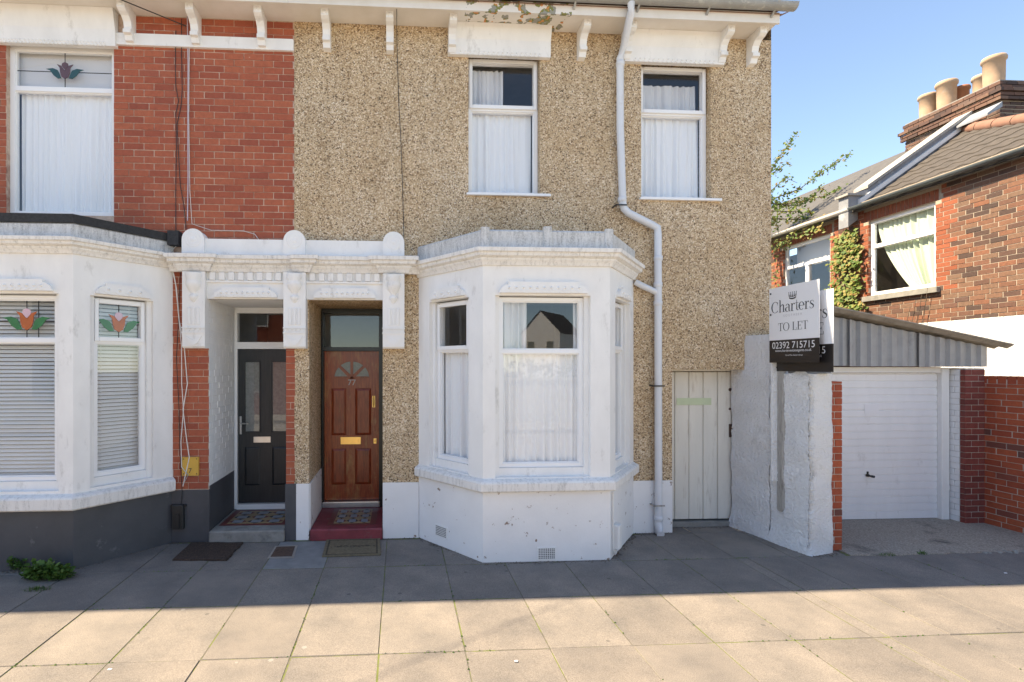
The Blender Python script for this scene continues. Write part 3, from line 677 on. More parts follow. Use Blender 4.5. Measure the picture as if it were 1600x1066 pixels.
# front door 77
Y77 = RD
dx0, dx1 = WX(507, Y77), WX(592, Y77); dz0, dz1 = WZ(550, 781, Y77), WZ(550, 549, Y77)
fr = MB(); fx0, fx1 = pR[0]+.015, pR[1]-.005; ft = ZL-.004
fr.box(fx0, dx0-.004, Y77-.06, Y77+.06, .13, ft); fr.box(dx1+.004, fx1, Y77-.06, Y77+.06, .13, ft); fr.box(dx0-.004, dx1+.004, Y77-.06, Y77+.06, ft-.06, ft); fr.box(dx0-.004, dx1+.004, Y77-.07, Y77+.06, dz1+.004, dz1+.055)
fr_o = fr.build('door_frame', 'black', PH)
b = MB(); b.add([(dx0, Y77, dz1+.05), (dx1, Y77, dz1+.05), (dx1, Y77, ft-.06), (dx0, Y77, ft-.06)], [(0, 1, 2, 3)]); b.build('fanlight_pane', 'glass', fr_o)
b = MB(); b.bbox(dx0-.02, dx1+.02, Y77-.085, Y77+.02, .135, dz0-.006, .012); b.build('threshold', 'steel', fr_o)
cxd = (dx0+dx1)/2; dw = dx1-dx0; zf = WZ(549, 592, Y77)       # springing of the fan
def DZ(py): return WZ(550, py, Y77)
def DX(px): return WX(px, Y77)
pan = [(DX(518), DX(541), DZ(680), DZ(607)), (DX(555), DX(580), DZ(680), DZ(607)), (DX(518), DX(541), DZ(757), DZ(701)), (DX(555), DX(580), DZ(757), DZ(701))]
leaf = MB(); fh = [(DX(522)-.005, DX(577)+.005, zf-.0, DZ(564)+.002, .0)]
leaf.wall(dx0, dx1, dz0, dz1, [(p[0], p[1], p[2], p[3], .014) for p in pan]+[(h[0], h[1], h[2], h[3], .012) for h in fh], Y77)
leaf.box(dx0, dx1, Y77+.02, Y77+.045, dz0, dz1)
door = leaf.build('front_door', 'wood', PH)
for p in pan:
    b = MB(); m_ = .03; b.add([(p[0], Y77+.014, p[2]), (p[1], Y77+.014, p[2]), (p[1], Y77+.014, p[3]), (p[0], Y77+.014, p[3]), (p[0]+m_, Y77+.003, p[2]+m_), (p[1]-m_, Y77+.003, p[2]+m_), (p[1]-m_, Y77+.003, p[3]-m_), (p[0]+m_, Y77+.003, p[3]-m_)], [(4, 5, 6, 7), (0, 1, 5, 4), (1, 2, 6, 5), (2, 3, 7, 6), (3, 0, 4, 7)]); b.build('panel', 'wood_dark', door)
# fan of four lights in a wooden sunburst
rad = min((DX(577)-DX(522))/2, DZ(564)-zf); b = MB(); n = 32
x0h, x1h, z0h, z1h = fh[0][:4]
arc = [(cxd+rad*math.cos(math.pi*i/n), zf+rad*math.sin(math.pi*i/n)) for i in range(n+1)]
for i in range(n):          # spandrel between arch and opening
    (ax, az), (bx_, bz) = arc[i], arc[i+1]
    def edge(x, z):
        t = 1e9
        vx, vz = x-cxd, z-zf
        if vx > 1e-6: t = min(t, (x1h-cxd)/vx)
        if vx < -1e-6: t = min(t, (x0h-cxd)/vx)
        if vz > 1e-6: t = min(t, (z1h-zf)/vz)
        return (cxd+vx*t, zf+vz*t)
    c, d = edge(bx_, bz), edge(ax, az); b.add([(ax, Y77, az), (bx_, Y77, bz), (c[0], Y77, c[1]), (d[0], Y77, d[1])], [(0, 1, 2, 3)])
for a in (45, 90, 135):
    u = Vector((math.cos(R(a)), math.sin(R(a)))); v_ = Vector((-u.y, u.x))*.016
    P = [Vector((cxd, zf))+u*.0-v_, Vector((cxd, zf))+u*rad-v_, Vector((cxd, zf))+u*rad+v_, Vector((cxd, zf))+v_]
    b.prism([tuple(p) for p in P], Y77-.001, Y77+.012)
b.box(x0h, x1h, Y77-.001, Y77+.012, zf-.001, zf+.012)
b.build('sunburst_bar', 'wood', door)
for k in range(4):
    b = MB(); a0, a1 = R(k*45+5), R(k*45+40); r0, r1 = .05, rad-.004; m_ = 6
    P = [(cxd+r1*math.cos(a0+(a1-a0)*i/m_), zf+.012+(r1-.012)*math.sin(a0+(a1-a0)*i/m_)) for i in range(m_+1)]+[(cxd+r0*math.cos((a0+a1)/2), zf+.014+r0*math.sin((a0+a1)/2))]
    b.prism(P, Y77+.006, Y77+.0125); b.build('fan_pane', 'frost', door)
b = MB(); x0, x1, z0, z1 = DX(532), DX(564), DZ(694), DZ(683); b.bbox(x0, x1, Y77-.012, Y77, z0, z1, .004); lb = b.build('letterbox', 'brass', door)
b = MB(); b.bbox(x0+.035, x1-.035, Y77-.018, Y77-.012, z0+.022, z1-.022, .003); b.build('flap', 'brass', lb)
b = MB(); x, z = W(584, 628, Y77); b.tube([(x, Y77-.004, z+.07), (x, Y77-.035, z+.05), (x, Y77-.04, z-.04), (x, Y77-.004, z-.065)], .009, 8); b.box(x-.018, x+.018, Y77-.006, Y77, z-.075, z+.08); b.build('handle', 'brass', door)
b = MB(); x, z = W(586, 689, Y77); b.bbox(x-.022, x+.022, Y77-.008, Y77, z-.035, z+.035, .004); b.lathe((x, Y77-.008, z), [(.01, 0), (.01, .004), (.001, .004)], 10, 'y'); b.build('lock', 'brass', door)
text_mesh(door, '77', Matrix.Translation((cxd, Y77-.003, DZ(602))) @ XZ, .11, 'inkgrey', 'door_number')
b = MB(); b.bbox(pR[0]+.016, pR[1]-.002, -.045, Y77+.04, .0, .13, .015); step = b.build('doorstep', 'redpaint', PH)
tile_panel(step, WX(510, .2)+.02, WX(590, .2)-.02, .10, .80, .131, None)
b = MB(); b.box(pR[0]-.1, pR[1]+.1, Y77+.9, Y77+.95, 0, 3.0); b.build('hall_wall', 'room', PH)
# porch canopy, right half (middle console onward)
def canopy(parent, x0, x1, consoles, opening, n_dent, right_end, zfrz=3.155):
    yb = -.0
    fa, fb = max(x0, consoles[0]-.125), (consoles[-1]+.125 if right_end == 2 else x1); b = MB(); b.box(fa, fb, -.06, .0, ZL+.0, 3.11)
    root = b.build('porch_canopy', 'white', parent)
    line = [(x0, -.06)]
    for xc in consoles:
        for q in ((xc-.15, -.06), (xc-.15, -.115), (xc+.15, -.115), (xc+.15, -.06)):
            if x0 <= q[0] <= x1: line.append(q)
    if line[1][0] == x0 or (consoles[0]-.15 < x0): line = [(x0, -.115)]+line[1:]
    if right_end and consoles[-1]+.15 <= x1: line.append((x1, -.06))
    b = MB(); b.sweep(line, cornice_prof(3.105, 3.285)); b.build('cornice', 'white_sill', root)
    b = MB(); b.bbox(fa, fb, -.11, .0, 3.285, 3.475, .01); b.build('parapet', 'white', root)
    for xc in consoles: console(root, xc, 2.232, 3.10); roundel(root, xc, 3.286, 3.578)
    o0, o1 = opening
    for i in range(n_dent):
        x = o0+(o1-o0)*(i+.5)/n_dent; h = (o1-o0)/n_dent*.30
        b = MB(); b.bbox(x-h, x+h, -.095, -.058, 3.012, 3.10, .004); b.build('dentil', 'white', root)
    b = MB(); b.box(o0-.05, o1+.05, -.085, -.058, 2.985, 3.008); b.build('dentil_fillet', 'white', root)
    lintel_panel(root, ID, (o0+o1)/2, (o1-o0)*.84, ZL+.015, -.06, 10)
    return root
cm, cr, cl = WX(461, -.1), WX(615, -.1), WX(304, -.1)
canopy(PH, XL+.0, .222, [cm, cr], (cm+.14, cr-.14), 8, 2)
b = MB(); b.tube([W(620, 0, -.015)[:1]+(-.34,)+(6.06,), (WX(620, -.02), -.02, 5.98), *[(W(px, py, -.008)[0], -.008, W(px, py, -.008)[1]) for px, py in ((621, 90), (623, 160), (626, 210), (629, 290), (631, 372))]], .0035, 5)
b.build('wall_cable', 'cable_black', PH)
# ================================================================ RED BRICK HOUSE
XB = -16.0  # unseen stretch for the neighbours, added to carry the shadow along the pavement
BH = thing('brick_terrace_house', (-3.6, 0, 0), 'red brick terraced house with dark grey plinth, black front door and white bay', 'house')
lw = (WX(17, .07), WX(178, .0)-.002, WZ(100, 339, .07), WZ(100, 74, .07), WZ(100, 141, .07))
pLx = (WX(326), WX(447))
lbay = [(-5.26, 0), (-4.62, -.75), (-3.253, -.75), (-2.61, 0)]
bt = 3.40
b = MB(); b.wall(XB, XL-.001, 0, ZT, [(lw[0]-.0, lw[1], lw[2], lw[3]+.02, .2), (pLx[0], pLx[1], 0, ZL, .02), (-5.2, -2.7, 0, 3.35, .2)], .005); b.build('mortar_wall', 'mortar', BH)
b = MB(); b.box(XB, XL-.02, 8.45, 8.5, 0, ZT); b.box(XB, XB+.05, .05, 8.44, 0, ZT); b.box(XB+.06, XL-.02, 3.6, 3.65, 0, ZT); b.box(XB+.06, XL-.02, .25, 3.59, 3.42, 3.46); b.box(XB+.06, XL-.03, .25, 8.44, ZT-.06, ZT-.02); b.box(-2.5, -2.45, .25, 3.59, 0, 3.4); b.box(XB+.06, -2.5, .25, 3.59, -.02, .02); b.build('inner_wall', 'room', BH)
rf = MB(); rf.add([(XB, -.37, 6.17), (XL-.001, -.37, 6.17), (XL-.001, 4.2, 7.55), (XB, 4.2, 7.55), (XB, 8.9, 6.1), (XL-.001, 8.9, 6.1), (XB, -.37, 6.12), (XL-.001, -.37, 6.12)], [(0, 1, 2, 3), (3, 2, 5, 4), (6, 7, 1, 0)]); rf.build('roof', 'tile', BH)
b = MB(); b.box(XB, XL-.001, -.32, .03, ZT+.001, ZT+.02); b.build('soffit', 'soffit', BH)
b = MB(); b.bbox(XB, XL-.001, -.345, -.321, ZT-.025, ZT+.10, .004); b.build('fascia', 'soffit', BH)
half_gutter(BH, XB, XL-.001, -.415, ZT+.145, .066, 'gutter_grey').build('gutter', 'gutter_grey', BH)
for px in (192, 298, 404): corbel(BH, WX(px, -.2))
window_head(BH, WX(-60, -.05), WX(181, -.05), WZ(100, 66, -.1), 34)
BK = Bricks(BH, 'brick', 300)
zb0, zb1 = WZ(320, 77), WZ(320, 59)
BK.region(ID, lw[1], XL-.003, bt, zb0, xo=lw[1])
BK.region(ID, WX(210), XL-.003, zb1, ZT, xo=lw[1])
BK.region(ID, -2.62, pLx[0]-.0, .60, 3.12, xo=pLx[0]+.0)
BK.region(ID, pLx[1], XL+.006, .655, 2.24, xo=pLx[1], L=.225)
BK.region(ID, -4.9, lw[0]-.001, bt, ZT, xo=lw[0])
BK.finish()
b = MB(); b.bbox(lw[1]-.01, XL-.004, -.035, .01, zb0, zb1, .006); b.build('white_band', 'white', BH)
wl = window(BH, ID, lw[0], lw[1], lw[2], lw[3], lw[4], False, .05, .06)
tulip(wl, ID, lw[0]+.05, lw[1]-.05, lw[4]+.025, lw[3]-.05, .086, ('sg_dull', 'sg_dkgreen', 'sg_dull'), .8)
curtain(ID, lw[0]+.06, lw[1]-.03, lw[2]+.02, lw[4]-.02, .155, 10, 'white net curtain filling the lower pane of the upstairs window above the flat felt roof')
b = MB(); b.box(lw[0]+.02, lw[1]-.01, .16, .17, lw[4]-.02, lw[3]-.01); tag(b.build('roller_blind', 'curtain_grey'), 'grey blue blind behind the tulip pane of the upstairs left window', 'blind')
# left bay
def lb_u(px, yy): return WX(px, yy)-lbay[1][0]
lb = bay(BH, lbay, (.60, .745), .875, 2.755, 3.15, 3.30, 3.46, [None, (.10, lb_u(93, -.66), 2.29, 14), (.20, .72, 2.29, 4)], 'grey')
b = MB(); b.sweep(lbay, [(-.3, 3.455), (.03, 3.455), (.035, 3.54), (-.3, 3.60)]); b.build('felt_roof', 'felt', lb)
b = MB(); b.hull([(-2.62, .0), (-2.62, -.12), (-2.50, -.12), (-2.50, .0)], 3.40, 3.56); b.build('felt_roof', 'felt', lb)
TF = bayT(lbay[1], lbay[2]); TS = bayT(lbay[2], lbay[3])
u1 = lb_u(93, -.66)
# stained glass motifs: front window's visible tulip and the cant's
b = MB(TF)
tulip(lb, TF, u1-.62, u1-.04, 2.315, 2.70, .112, k=1.05)
tulip(lb, TS, .24, .68, 2.315, 2.70, .112, k=1.35)
b = MB(TF); b.box(u1-.22, u1-.212, .108, .112, 2.312, 2.70); b.build('lead_came', 'dark', lb)
def blind(T, x0, x1, z0, z1, y, label):
    b = MB(T); n = int((z1-z0)/.040)
    for i in range(n):
        z = z0+(z1-z0)*(i+.5)/n
        b.add([(x0, y-.015, z-.0165), (x1, y-.015, z-.0165), (x1, y+.013, z+.0165), (x0, y+.013, z+.0165)], [(0, 1, 2, 3)])
    for x in (x0+.1, x1-.1): b.box(x-.0015, x+.0015, y-.002, y+.002, z0, z1)
    tag(b.build('venetian_blind', 'blind'), label, 'blind')
blind(TF, .12, u1-.02, .90, 2.73, .20, 'grey slatted blind behind the front window of the left bay')
blind(TS, .22, .70, .90, 2.73, .20, 'grey slatted blind behind the angled side window of the left bay')
# grey plinth of the wall and the porch of the brick house
b = MB(); b.bbox(-2.62, pLx[0]+.012, -.014, .03, 0, .60, .004); b.box(pLx[0]-.002, pLx[0]+.012, .03, RD-.02, .12, .64); b.build('plinth', 'grey', BH)
b = MB(); b.bbox(pLx[1]-.01, WX(463)-.001, -.014, .03, 0, .655, .004); b.build('plinth', 'grey', BH)
b = MB(); b.box(pLx[0]-.06, pLx[0]-.0, .02, RD+.1, .0, ZL+.05); b.box(pLx[1], pLx[1]+.05, .035, RD+.1, 0, ZL+.05); b.box(pLx[0]-.0, pLx[1], .03, RD+.1, ZL, ZL+.05); b.build('porch_lining', 'white', BH)
BW = Bricks(BH, 'brick_white', 80, 'painted_brick')
TPL = Matrix.Translation((pLx[0], 0, 0)) @ Matrix.Rotation(R(90), 4, 'Z')        # reveal facing +x
BW.region(Matrix.Translation((pLx[0]+.004, 0, 0)) @ Matrix.Rotation(R(90), 4, 'Z'), .01, RD-.03, .64, ZL, j=.006); BW.finish()
YL = RD
lx0 = WX(373, YL); lx1 = lx0+.80; lz0, lz1 = WZ(410, 785, YL), WZ(410, 546, YL); f0 = pLx[0]+.012; f1 = pLx[1]
fr = MB(); tz0, tz1 = WZ(410, 535, YL), WZ(410, 490, YL)
fr.box(f0, lx0-.004, YL-.05, YL+.05, .13, ZL); fr.box(lx0-.004, f1, YL-.05, YL+.05, tz1, ZL); fr.box(lx0-.004, f1, YL-.055, YL+.05, lz1+.004, tz0); fr.box(lx0-.004, f1, YL-.08, YL+.05, .13, lz0-.004)
fro = fr.build('door_frame', 'upvc', BH)
b = MB(); b.add([(lx0, YL, tz0), (f1, YL, tz0), (f1, YL, tz1), (lx0, YL, tz1)], [(0, 1, 2, 3)]); b.build('fanlight_pane', 'glass', fro)
def LX(px): return WX(px, YL)
def LZ(py): return WZ(410, py, YL)
g1 = (LX(384), LX(406), LZ(674), LZ(566)); g2 = (LX(426), LX(426)+g1[1]-g1[0], LZ(674), LZ(566)); p1 = (LX(383), LX(407), LZ(758), LZ(698)); p2 = (LX(426), LX(426)+p1[1]-p1[0], LZ(758), LZ(698))
leaf = MB(); leaf.wall(lx0, f1+.05, lz0, lz1, [(*q, .012) for q in (p1, p2)]+[(*q, .02) for q in (g1, g2)], YL-.02); leaf.box(lx0, f1+.05, YL+.012, YL+.03, lz0, lz1)
ld = leaf.build('front_door', 'blackdoor', BH)
for q in (p1, p2):
    b = MB(); m_ = .025; y0, y1 = YL-.008, YL-.017
    b.add([(q[0], y0, q[2]), (q[1], y0, q[2]), (q[1], y0, q[3]), (q[0], y0, q[3]), (q[0]+m_, y1, q[2]+m_), (q[1]-m_, y1, q[2]+m_), (q[1]-m_, y1, q[3]-m_), (q[0]+m_, y1, q[3]-m_)], [(4, 5, 6, 7), (0, 1, 5, 4), (1, 2, 6, 5), (2, 3, 7, 6), (3, 0, 4, 7)]); b.build('panel', 'blackdoor', ld)
for q in (g1, g2):
    b = MB(); e = .018
    for a in ((q[0]-e, q[0], q[2]-e, q[3]+e), (q[1], q[1]+e, q[2]-e, q[3]+e), (q[0], q[1], q[2]-e, q[2]), (q[0], q[1], q[3], q[3]+e)): b.bbox(a[0], a[1], YL-.03, YL-.019, a[2], a[3], .004)
    b.build('glazing_bead', 'blackdoor', ld)
    b = MB(); b.add([(q[0], YL-.006, q[2]), (q[1], YL-.006, q[2]), (q[1], YL-.006, q[3]), (q[0], YL-.006, q[3])], [(0, 1, 2, 3)]); b.build('door_pane', 'frost', ld)
    b = MB(); b.add([(q[0], YL-.008, q[2]), (q[1], YL-.008, q[2]), (q[1], YL-.008, q[3]), (q[0], YL-.008, q[3])], [(0, 1, 2, 3)]); b.build('outer_pane', 'glass', ld)
b = MB(); b.bbox(LX(397), LX(424), YL-.034, YL-.02, LZ(691), LZ(682), .004); b.build('letterbox', 'steel', ld)
b = MB(); x = LX(377); b.bbox(x-.014, x+.014, YL-.03, YL-.02, LZ(678), LZ(650), .004); b.tube([(x, YL-.03, LZ(661)), (x, YL-.07, LZ(661)), (x+.11, YL-.072, LZ(661))], .009, 8); b.build('handle', 'steel', ld)
b = MB(); b.bbox(pLx[0]+.014, pLx[1]-.012, -.05, YL+.03, 0, .13, .015); st_ = b.build('doorstep', 'concrete', BH)
tile_panel(st_, LX(370)+.03, pLx[1]-.03, .16, .80, .131, None)
canopy(BH, -2.61, XL-.001, [cl], (cl+.14, cm-.14), 8, 1)
# plates, boxes and cables on the brick house
b = MB(); x0, z0 = W(285, 743, -.012); x1, z1 = W(311, 714, -.012); b.bbox(x0, x1, -.03, .0, z0, z1, .004); yp = b.build('cover_plate', 'yellow', BH)
b = MB()
for x in (x0+.02, x1-.02):
    for z in (z0+.02, z1-.02): b.lathe((x, -.03, z), [(.007, 0), (.006, .003), (.001, .003)], 8, 'y')
b.build('screw', 'rust', yp)
text_mesh(yp, '7', Matrix.Translation(((x0+x1)/2, -.032, z0+.03)) @ XZ, .08, 'ink', 'plate_number')
b = MB(); x0, z0 = W(270, 826, -.03); x1, z1 = W(288, 788, -.03); b.bbox(x0, x1, -.07, -.012, z0, z1, .01); b.box(x0+.05, x0+.09, -.085, -.07, z0+.02, z1-.1); b.box(x0-.02, x1+.02, -.045, -.013, z1-.03, z1-.005); b.build('junction_box', 'dark', BH)
def cab(pts, Y=-.012, r=.0045, mat='cable_black', nm='wall_cable', pr=BH):
    b = MB(); b.tube([(W(px, py, Y)[0], Y-random.uniform(0, .006), W(px, py, Y)[1]) for px, py in pts], r, 5); return b.build(nm, mat, pr)
cab([(275, 48), (274, 100), (275, 135), (279, 158), (275, 178), (276, 230), (275, 300), (275, 372)])
cab([(284, 30), (284, 90), (285, 140), (283, 165), (277, 195), (279, 235), (282, 290), (288, 325), (291, 358)])
cab([(293, 25), (294, 100), (294, 180), (294, 280), (293, 345)], -.014, .006, 'cable_lilac')
cab([(296, 60), (295, 180), (297, 300), (300, 350), (330, 360), (380, 361), (398, 366), (404, 374)], -.014, .0035, 'cable_white')
cab([(272, 388), (265, 395), (269, 420), (276, 450), (280, 500), (288, 540), (293, 600), (286, 640), (292, 690), (296, 715), (286, 760)], -.03, .006, 'cable_white')
cab([(280, 380), (268, 392), (266, 400), (274, 440), (279, 490), (284, 540), (284, 600), (287, 640), (283, 690), (284, 730), (294, 742), (286, 758)], -.035, .005, 'cable_white')
cab([(283, 400), (279, 500), (276, 560), (280, 640), (281, 700), (285, 770), (283, 790)], -.018, .004)
cab([(262, 470), (264, 520), (264, 600), (265, 730)], -.016, .004, 'cable_white')
b = MB(); a = Vector((WX(290, -.03), -.02, WZ(290, 40, -.03))); c = Vector((-15, -6.4, 8.4)); P = [tuple(a.lerp(c, i/24)-Vector((0, 0, .9*(i/24)*(1-i/24)))) for i in range(25)]
b.tube(P, .006, 5); tag(b.build('telephone_cable', 'cable_black'), 'black overhead cable running from the brick wall out of the top left', 'cable')
# ================================================================ MATS, COVER, WEEDS
def ground_poly(pts, z0, z1, jit=0, sub=1):
    P = [G(*p) for p in pts]; out = []
    for i, p in enumerate(P):
        q = P[(i+1) % len(P)]
        for k in range(sub): out.append((p[0]+(q[0]-p[0])*k/sub+random.uniform(-jit, jit), p[1]+(q[1]-p[1])*k/sub+random.uniform(-jit, jit)))
    return out
b = MB(); b.hull(ground_poly([(268, 877), (355, 877), (362, 868), (380, 850), (300, 850)], 0, .02, .008, 6), .001, .022, .006); tag(b.build('doormat', 'matbrown'), 'dark brown bristly doormat in front of the black door', 'doormat')
mt = thing('doormat', (*G(550, 857), 0), 'flat tan coir doormat with a dark border below the red step', 'doormat')
P = ground_poly([(503, 871), (595, 868), (594, 843), (510, 845)], 0, 0)
b = MB(); b.hull(P, .001, .014, .003); b.build('mat_base', 'mattan', mt)
cx, cy = sum(p[0] for p in P)/4, sum(p[1] for p in P)/4
def inset(k): return [(cx+(x-cx)*k, cy+(y-cy)*k) for x, y in P]
b = MB(); o_, i_ = inset(.90), inset(.84)
for k in range(4): b.hull([o_[k], o_[(k+1) % 4], i_[(k+1) % 4], i_[k]], .0135, .0158)
b.build('mat_border', 'matdark', mt)
b = MB()
for i in range(46):          # worn-away print, too faded to read
    x = cx+random.uniform(-.24, .26); y = cy+.012+random.uniform(-.022, .022); s_ = random.uniform(.006, .017)
    b.hull([(x-s_, y-s_*.4), (x+s_*.6, y-s_*.7), (x+s_, y+s_*.5), (x-s_*.5, y+s_*.6)], .0135, .0148)
b.build('worn_print', 'matdark', mt, kind='stuff')
ac = thing('access_cover', (*G(442, 862), 0), 'small rusty metal cover in the pale concrete patch between the doors', 'cover')
P = ground_poly([(418, 873), (459, 872), (465, 853), (430, 854)], 0, 0); b = MB(); b.hull(P, .0, .006); b.build('cover_frame', 'kerbstone', ac)
cx, cy = sum(p[0] for p in P)/4, sum(p[1] for p in P)/4; b = MB(); b.hull([(cx+(x-cx)*.82, cy+(y-cy)*.82) for x, y in P], .004, .009); b.build('cover_plate', 'rust', ac)
def weed(px, py, n, h, spread, label, mat='weed', grass=False):
    x, y = G(px, py); b = MB()
    for i in range(n):
        a = random.uniform(0, 6.28); r = spread*math.sqrt(random.random()); cx, cy = x+r*math.cos(a)*1.6, y+r*math.sin(a)*.6
        hh = h*random.uniform(.3, 1)*(1-.5*r/spread); d = Vector((random.uniform(-1, 1), random.uniform(-1, .4), 0))*hh*.7; wd = hh*.10+.004
        t = Vector((-d.y, d.x, 0)); t = t.normalized()*wd if t.length > 1e-4 else Vector((wd, 0, 0)); p = Vector((cx, cy, 0))
        if grass: b.add([p-t*.3, p+t*.3, p+d*.5+Vector((0, 0, hh*.6))+t*.25, p+d+Vector((0, 0, hh))], [(0, 1, 2, 3)])
        else:
            q = p+d+Vector((0, 0, hh)); b.add([p, p+t*.1, q+t*.1, q], [(0, 1, 2, 3)])
            for k in range(3):
                f = p.lerp(q, .4+.3*k); e = Vector((random.uniform(-1, 1), random.uniform(-1, 1), random.uniform(-.2, .8))).normalized()*wd*3.2; s_ = e.cross(Vector((random.uniform(-1, 1), random.uniform(-1, 1), 1))).normalized()*wd*1.3
                b.add([f, f+e*.5+s_, f+e, f+e*.5-s_], [(0, 1, 2, 3)])
    return tag(b.build('weed', mat), label, 'weed')
weed(32, 891, 110, .17, .05, 'small leafy weed against the grey plinth at the left edge')
weed(76, 904, 420, .19, .13, 'larger spreading green weed at the corner of the grey bay plinth')
weed(58, 922, 160, .06, .08, 'low trail of weed creeping along the paving joint', grass=True)
weed(1386, 868, 90, .05, .06, 'grass tuft on the driveway edge nearest the white pier', grass=True)
weed(1441, 866, 70, .07, .035, 'grass tuft on the driveway edge below the garage door', grass=True)
moss = MB()
for i in range(1500):
    if random.random() < .5: x = random.choice(xs); y = random.uniform(-3.2, -1.0); x += random.gauss(0, .005)
    else: y = random.choice(ys[1:5]); x = random.uniform(-4, 6); y += random.gauss(0, .005)
    if math.sin(x*5.1)+math.sin(y*7.3+x*2.2) < .2: continue
    s_ = random.uniform(.004, .010); moss.add([(x-s_, y-s_*.6, .0), (x+s_, y-s_*.5, .001), (x+s_*.2, y+s_, .0), (x, y, s_*.8)], [(0, 1, 3), (1, 2, 3), (2, 0, 3)])
moss.build('moss', 'weed', pavement, kind='stuff')
deb = MB()
feet = [(bl[k], bl[k+1]) for k in range(3)]*2+[((-3.95, -.75), (-3.253, -.75)), ((-3.253, -.75), (-2.61, 0)), ((-2.6, 0), (-2.19, 0)), ((2.83, 0), (3.27, 0)), ((3.3, .18), (4.2, .18)), ((4.2, .2), (4.38, -.83)), ((4.38, -.85), (4.72, -.78)), ((-.2, 0), (.22, 0))]
for i in range(1100):
    a, c = random.choice(feet); t = random.random(); nx, ny = (c[1]-a[1]), -(c[0]-a[0]); ln = math.hypot(nx, ny); o_ = abs(random.gauss(0, .03))+.004
    x, y = a[0]+(c[0]-a[0])*t+nx/ln*o_, a[1]+(c[1]-a[1])*t+ny/ln*o_; s_ = random.uniform(.003, .012)
    deb.add([(x-s_, y, .001), (x+s_, y-s_*.5, .001), (x+s_*.3, y+s_, .001), (x, y, s_*.7+.001)], [(0, 1, 3), (1, 2, 3), (2, 0, 3)])
deb.build('litter', 'bark', pavement, kind='stuff')
for px, py in ((806, 1034), (171, 1047), (1571, 896)):
    x, y = G(px, py); b = MB(); b.hull([(x-.013, y-.004), (x+.011, y-.008), (x+.016, y+.007), (x-.006, y+.009)], .001, .006); tag(b.build('paper_scrap', 'signwhite'), {806: 'tiny white scrap on the sunlit slabs below the bay', 171: 'tiny pale scrap on the sunlit slabs at the lower left', 1571: 'small white scrap on the shaded paving below the red wall'}[px], 'litter')
# ================================================================ WHITE PIER, BOARDS
WPx = [(4.20, .20), (4.385, -.83)]
wp = thing('rendered_wall', (4.5, -.4, 0), 'rough white rendered garden wall jutting out beside the white gate', 'wall')
def pier_mesh(y0, y1, z0f, name, ztop):      # lumpy render block between y0 (back) and y1 (front)
    b = MB(); nu, nz = 14, 90
    L = lambda y: 4.20+.185*(.20-y)/1.03
    ring = []
    n1 = 44 if y1 < -.5 else 52; path = [(L(y0), y0)]+[(L(y0+(y1-y0)*i/n1), y0+(y1-y0)*i/n1) for i in range(1, n1)]+[(L(y1)+.0, y1+.03), (L(y1)+.04, y1-.005)]+[(L(y1)+.04+(.27)*i/20, y1+.0+.07*i/20) for i in range(1, 21)]+[(L(y1)+.32, y0)]
    for k in range(nz+1):
        v = k/nz; row = []
        for i, (x, y) in enumerate(path):
            z = ztop(y)*v; fl = .035*max(0, 1-z/.35)**2; j = .006*math.sin(9*y+7*z)+.005*math.sin(17*z+x*9)+random.uniform(-.0045, .0045)
            row.append((x-(fl+j if i < n1+2 else 0), y-(fl*.6+j if i >= n1 else 0), z))
        ring.append(row)
    n = len(path)
    b.add(sum(ring, []), [(k*n+i, k*n+i+1, (k+1)*n+i+1, (k+1)*n+i) for k in range(nz) for i in range(n-1)], True)
    top = ring[-1]; b.add(top, [list(range(n))])
    return b.build(name, 'rough_white', wp)
pier_mesh(.20, -.36, 0, 'wall_body', lambda y: 2.40)
pier_mesh(-.355, -.83, 0, 'wall_body', lambda y: 1.97+.03*math.sin(y*14)-(.05 if y < -.75 else 0))
b = MB(); n = 10
for i in range(n):
    x0 = 4.32+random.uniform(-.01, .01); y = -.40-.42*i/n; b.lathe((4.50+random.uniform(-.1, .1), y, 1.95), [(.09, 0), (.07, .03), (.03, .045), (.001, .05)], 7)
b.build('mossy_cap', 'concrete', wp)
bp = thing('brick_pier', (4.8, -.68, 0), 'narrow red brick pier end beside the white rendered wall', 'pier')
b = MB(); b.box(4.695, 4.859, -.694, .2, 0, 1.855); b.build('mortar_core', 'mortar_grey', bp)
BP = Bricks(bp, 'brick_wall'); BP.region(Matrix.Translation((0, -.70, 0)), 4.69, 4.865, .0, 1.86, xo=4.69, L=.183, vary=False); BP.region(Matrix.Translation((4.865, 0, 0)) @ Matrix.Rotation(R(90), 4, 'Z'), -.635, .2, 0, 1.86, xo=-.68); BP.finish()
TB = lambda X: Matrix.Translation((X, 0, 0)) @ Matrix.Rotation(R(-90), 4, 'Z')       # local x = -Y, facing -X
def stroke(b, pts, wds, y):
    P = [Vector(p) for p in pts]; n = len(P)
    if isinstance(wds, (int, float)): wds = [wds]*n
    Lq, Rq = [], []
    for i, p in enumerate(P):
        d = (P[min(i+1, n-1)]-P[max(i-1, 0)]).normalized(); q = Vector((-d.y, d.x))*wds[i]/2; Lq.append(p+q); Rq.append(p-q)
    b.add([(p.x, y, p.y) for p in Lq]+[(p.x, y, p.y) for p in Rq], [(i, i+1, n+i+1, n+i) for i in range(n-1)])
def arc_(cx, cy, rx, ry, a0, a1, n=20): return [(cx+rx*math.cos(R(a0+(a1-a0)*i/n)), cy+ry*math.sin(R(a0+(a1-a0)*i/n))) for i in range(n+1)]
def wv(pts, cx, thin=.022, thick=.095): 
    m = max(abs(p[0]-cx) for p in pts); return [thin+(thick-thin)*(abs(p[0]-cx)/m)**2 for p in pts]
